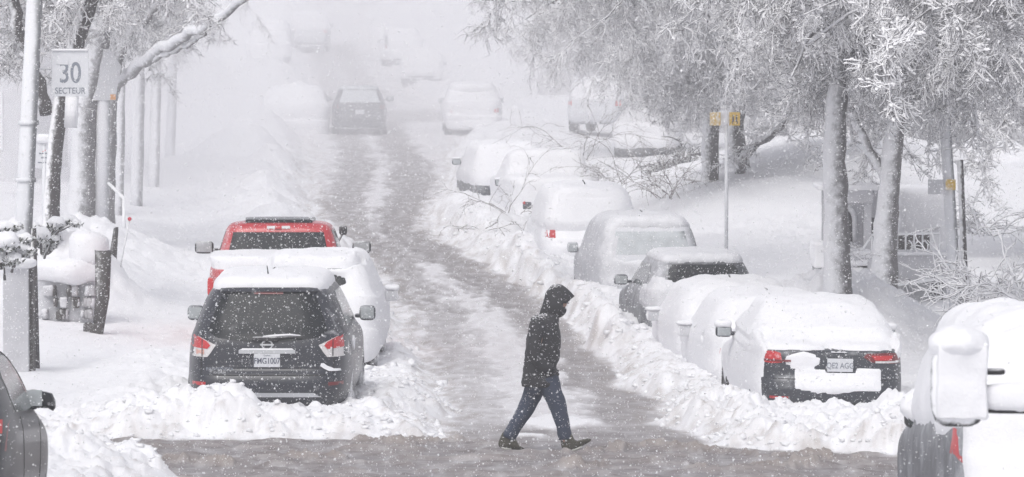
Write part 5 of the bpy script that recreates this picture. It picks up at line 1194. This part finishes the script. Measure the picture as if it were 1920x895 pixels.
# body: one skinned figure
def skin_body():
    J = {'pelvis':(1020,704,0,.11),'waist':(1018,668,0,.10),'chest':(1016,625,0,.11),'neck':(1026,590,0,.065),'head':(1041,566,0,.088),'face':(1055,570,0,.062),'nose':(1064,571,0,.016),'crown':(1040,549,0,.08),
         'shn':(1016,608,-.15,.05),'eln':(1003,662,-.235,.036),'wrn':(1026,686,-.195,.026),'hnn':(1034,691,-.15,.026),
         'shf':(1016,608,.15,.05),'elf':(1003,662,.235,.036),'wrf':(1026,686,.195,.026),'hnf':(1034,691,.15,.026),
         'hpn':(1026,716,-.09,.10),'knn':(1047,764,-.09,.062),'ann':(1058,819,-.09,.042),'hen':(1061,835,-.09,.035),'ton':(1095,830,-.10,.028),
         'hpf':(1013,716,.09,.10),'knf':(989,764,.09,.062),'anf':(954,815,.09,.042),'hef':(946,832,.09,.035),'tof':(974,842,.10,.028)}
    E = [('pelvis','waist'),('waist','chest'),('chest','neck'),('neck','head'),('head','face'),('face','nose'),('head','crown'),('chest','shn'),('shn','eln'),('eln','wrn'),('wrn','hnn'),('chest','shf'),('shf','elf'),('elf','wrf'),('wrf','hnf'),
         ('pelvis','hpn'),('hpn','knn'),('knn','ann'),('ann','hen'),('hen','ton'),('pelvis','hpf'),('hpf','knf'),('knf','anf'),('anf','hef'),('hef','tof')]
    ks = list(J); me = bpy.data.meshes.new('body'); me.from_pydata([Lp(J[k][0],J[k][1],J[k][2]) for k in ks], [(ks.index(a),ks.index(b)) for a,b in E], []); me.update()
    o = bpy.data.objects.new('body', me); C.objects.link(o)
    md = o.modifiers.new('skin','SKIN'); sub = o.modifiers.new('sub','SUBSURF'); sub.levels = 2; sub.render_levels = 2
    if not me.skin_vertices: bpy.context.view_layer.update()
    if not me.skin_vertices:
        bm = bmesh.new(); bm.from_mesh(me); bm.verts.layers.skin.verify(); bm.to_mesh(me); bm.free()
    for i, k in enumerate(ks): d = me.skin_vertices[0].data[i]; d.radius = (J[k][3],)*2; d.use_root = (i == 0)
    bpy.context.view_layer.update(); dg = bpy.context.evaluated_depsgraph_get(); m2 = bpy.data.meshes.new_from_object(o.evaluated_get(dg), depsgraph=dg)
    bpy.data.objects.remove(o); return link('body', m2, M['skin'], ped)
skin_body()
def loft(name, rings, mat, parent, n=28, closed_top=True, exps=2.3):
    """rings: (z, x_back, x_front, half_depth, y_centre)"""
    A = np.array(rings, float); T = np.linspace(0, len(A)-1, (len(A)-1)*5+1); R = pchip(T, A); V=[]
    for z, xb, xf, hd, yc in R:
        for k in range(n):
            a = 2*math.pi*k/n; ca, sa = math.cos(a), math.sin(a); ca = math.copysign(abs(ca)**(2/exps),ca); sa = math.copysign(abs(sa)**(2/exps),sa)
            V.append(((xb+xf)/2+(xf-xb)/2*ca, yc+hd*sa, z))
    m = len(R); Fc = [(i*n+k, i*n+(k+1)%n, (i+1)*n+(k+1)%n, (i+1)*n+k) for i in range(m-1) for k in range(n)]
    Fc += [tuple(range(n))[::-1], tuple(range((m-1)*n, m*n))]
    return mk(name, V, Fc, M[mat], parent)
def ring(py, xb, xf, hd, yc=0): p = Lp(xb,py); q_ = Lp(xf,py); return (p.z, p.x, q_.x, hd, yc)
ct = loft('coat', [ring(724,978,1046,.19),ring(718,977,1048,.205),ring(700,979,1048,.20),ring(688,981,1043,.19),ring(672,983,1049,.19),ring(650,985,1051,.205),ring(632,988,1051,.215),ring(614,993,1049,.215),ring(602,997,1048,.195),ring(594,1003,1047,.15),ring(587,1010,1047,.105),ring(580,1016,1048,.085)], 'coatsnow', ped)
roughen(ct, .020, 6.5, 2); roughen(ct, .007, 18, 5)
for s in (-1,1):
    V, Q_ = tube(smooth_path([Lp(1010,598,s*.15),Lp(1007,612,s*.20),Lp(1001,640,s*.235),Lp(1001,664,s*.245),Lp(1016,680,s*.225),Lp(1032,691,s*.19)],5), [.06]+[.078]*8+[.07]*8+[.06]*9, 14)
    sl2 = mk('sleeve', V, Q_, M['coatsnow'], ped); roughen(sl2, .014, 9, 4+s)
    b = MB().box(Lp(1036,694,s*.197),(.15,.02,.03),ry=.5,bev=.008).out('pocket_flap', M['coatsnow'], ped, True)
def inflate(name, outline, hw, mat, parent, steps=7, power=.62):
    """a rounded form from its side outline: shells shrink towards a spine as they leave the middle plane"""
    O = np.array([list(Lp(*p)) for p in outline]); O = O[:, [0,2]]
    # smooth closed outline
    n = len(O); out=[]
    for i in range(n):
        p0,p1,p2,p3 = O[i-1],O[i],O[(i+1)%n],O[(i+2)%n]
        for t in np.linspace(0,1,4,endpoint=False): out.append(.5*((2*p1)+(-p0+p2)*t+(2*p0-5*p1+4*p2-p3)*t*t+(-p0+3*p1-3*p2+p3)*t**3))
    O = np.array(out); c = O.mean(0); V=[]; k = len(O)
    for s in np.linspace(-1,1,2*steps+1):
        f = (1-abs(s)**2.4)**power; f = max(f,.02)
        for p in O: q_ = c+(p-c)*f; V.append((q_[0], s*hw, q_[1]))
    m = 2*steps+1; Fc = [(i*k+j, i*k+(j+1)%k, (i+1)*k+(j+1)%k, (i+1)*k+j) for i in range(m-1) for j in range(k)]+[tuple(range(k)), tuple(range((m-1)*k,m*k))[::-1]]
    o = mk(name, V, Fc, M[mat], parent); fix_normals(o); return o
hd = inflate('hood', [(1012,592),(1013,582),(1018,568),(1021,555),(1026,544),(1034,535),(1043,532),(1054,534),(1064,541),(1075,552),(1077,555),(1071,560),(1065,566),(1058,566),(1056,574),(1060,580),(1060,586),(1054,592),(1045,595),(1030,600)], .125, 'coatsnow', ped); roughen(hd, .006, 14, 1)
inflate('scarf', [(1044,576),(1054,573),(1061,577),(1062,583),(1058,590),(1050,595),(1042,594)], .07, 'coat', ped)
MB().tube([Lp(1050,566,-.05),Lp(1062,567,-.055),Lp(1066,568,-.02),Lp(1066,568,.02),Lp(1062,567,.055)],.006,6).out('glasses', M['black'], ped, True)
def leg(name, pts, rads, y):
    P_ = smooth_path([Lp(a,b,y) for a,b in pts], 4); rr = np.interp(np.linspace(0,1,len(P_)), np.linspace(0,1,len(rads)), rads); V, Q_ = tube(P_, list(rr), 16); o = mk(name, V, Q_, M['jeans'], ped); roughen(o,.012,10,3); roughen(o,.006,22,6); return o
leg('trouser_leg', [(1026,706),(1033,728),(1044,755),(1050,775),(1056,800),(1060,823)], [.115,.108,.092,.085,.074,.072], -.085)
leg('trouser_leg', [(1012,706),(1003,730),(991,758),(979,780),(964,804),(953,824)], [.115,.108,.092,.083,.074,.072], .085)
inflate('trouser_seat', [(990,716),(1000,704),(1040,704),(1047,718),(1044,738),(1030,742),(1016,728),(1000,744),(988,734)], .15, 'jeans', ped)
def shoe(outline, y, sole):
    o = inflate('shoe', outline, .052, 'shoe', ped); o.location = (0,y,0)
    s_ = inflate('sole', sole, .048, 'sole', o); return o
shoe([(1052,818),(1052,834),(1056,844),(1066,846),(1080,842),(1095,834),(1107,827),(1108,823),(1100,822),(1088,826),(1078,824),(1072,814),(1064,812)], -.09, [(1062,845),(1070,848),(1082,845),(1092,838),(1090,835),(1078,840)])
shoe([(944,812),(938,822),(934,834),(937,842),(950,845),(966,846),(982,847),(983,844),(974,838),(968,828),(966,816),(958,810)], .09, [(938,840),(944,847),(956,847),(960,844),(950,842)])

# ------------------------------------------------------------------ falling snow
def flakes(n, yr, xr, zr, size, name, seed):
    rng = np.random.default_rng(seed)
    y = rng.uniform(yr[0], yr[1], n); hw = y*.135+.6; x = rng.uniform(-1,1,n)*hw; z = CZ-y*.118-.4+rng.uniform(0,1,n)*(y*.118+1.0)
    s = size*(.45+rng.random(n)**2.5*1.5)
    base = np.array([(1,0,-.4),(-.5,.87,-.4),(-.5,-.87,-.4),(0,0,1)])
    V = np.empty((n,4,3)); d = rng.normal(size=(n,1,3))*.35+1
    R = rng.uniform(0,6.28,n); c, sn = np.cos(R), np.sin(R)
    bx = base[None,:,0]*c[:,None]-base[None,:,2]*sn[:,None]; bz = base[None,:,0]*sn[:,None]+base[None,:,2]*c[:,None]
    V[:,:,0] = bx; V[:,:,1] = base[None,:,1]; V[:,:,2] = bz; V *= d*s[:,None,None]; V[:,:,0] += z[:,None]*0 + x[:,None]; V[:,:,1] += y[:,None]; V[:,:,2] += z[:,None]
    f = np.array([(0,1,3),(1,2,3),(2,0,3),(0,2,1)]); Fc = (np.arange(n)*4)[:,None,None]+f[None]
    return mk(name, V.reshape(-1,3), Fc.reshape(-1,3), M['flake'], None, False, 'stuff')
flakes(1300, (10,22), None, None, .0032, 'falling_snow', 3)
flakes(110000, (22,48.5), None, None, .0037, 'falling_snow', 1)
flakes(110000, (48.5,100), None, None, .0065, 'falling_snow', 2)

# ------------------------------------------------------------------ the air
def volume(name, density, col=(.982,.978,.992)):
    m = bpy.data.materials.new(name); m.use_nodes = True; N = m.node_tree.nodes; N.clear(); o = N.new('ShaderNodeOutputMaterial'); v = N.new('ShaderNodeVolumePrincipled')
    v.inputs['Color'].default_value = (*col,1); v.inputs['Density'].default_value = density; v.inputs['Anisotropy'].default_value = .2; m.node_tree.links.new(v.outputs[0], o.inputs['Volume']); return m
MB().box((0,320,55),(4400,2200,124)).out('haze', volume('haze_air', HAZE_DENSITY), None, False, 'stuff')
def gust(c, r, dens, seed):
    bm = bmesh.new(); bmesh.ops.create_icosphere(bm, subdivisions=4, radius=1); me = bpy.data.meshes.new('gust')
    V = np.array([v.co for v in bm.verts]); k = 1+.55*perlin3(V*1.4+seed, seed)
    for v, q_ in zip(bm.verts, k): v.co = Vector((v.co.x*r[0]*q_, v.co.y*r[1]*q_, v.co.z*r[2]*q_))
    bm.to_mesh(me); bm.free(); o = link('blowing_snow', me, volume('blowing_snow', dens, (.985,.98,.993)), None, True, 'stuff'); o.location = c; return o
gust((-9,190,4), (22,40,9), .006, 1)
gust((-13,118,1.2), (6.5,26,3.2), .022, 2)
gust((2,160,3), (13,30,5), .009, 3)
gust((-5,116,1.5), (10,18,4), .008, 4)
gust((2,136,5), (34,44,13), .0048, 7)
gust((-11,92,2.5), (6,16,4), .012, 8)
gust((-4.8,140,1.0), (4.5,5.5,2.0), .018, 6)

# ------------------------------------------------------------------ groups of alike things
for o in [o for o in C.objects if o.parent is None and 'category' in o.keys() and 'group' not in o.keys()]:
    c_ = o['category']; x_, y_ = o.location.x, o.location.y
    if c_ in ('car','van','pickup truck') and not o.name.startswith('moving') and y_ > 45:
        xl_, xr_ = edge(np.array([y_])); o['group'] = 'vehicles parked along the right side' if x_ > (xl_[0]+xr_[0])/2 else 'vehicles parked along the left side'
    elif c_ in ('car','van','pickup truck') and y_ < 45: o['group'] = 'vehicles at the near corners'
    elif c_ == 'tree': o['group'] = 'snowy trees in the left yards' if x_ < -4.5 else 'snowy trees in the right yards'
    elif c_ == 'shrub': o['group'] = o.name.split('.')[0].replace('_',' ')+'s'
    elif c_ == 'house' and y_ > 90: o['group'] = 'houses faint behind the trees'
    elif c_ == 'hedge': o['group'] = 'snowed in hedges by the porch'
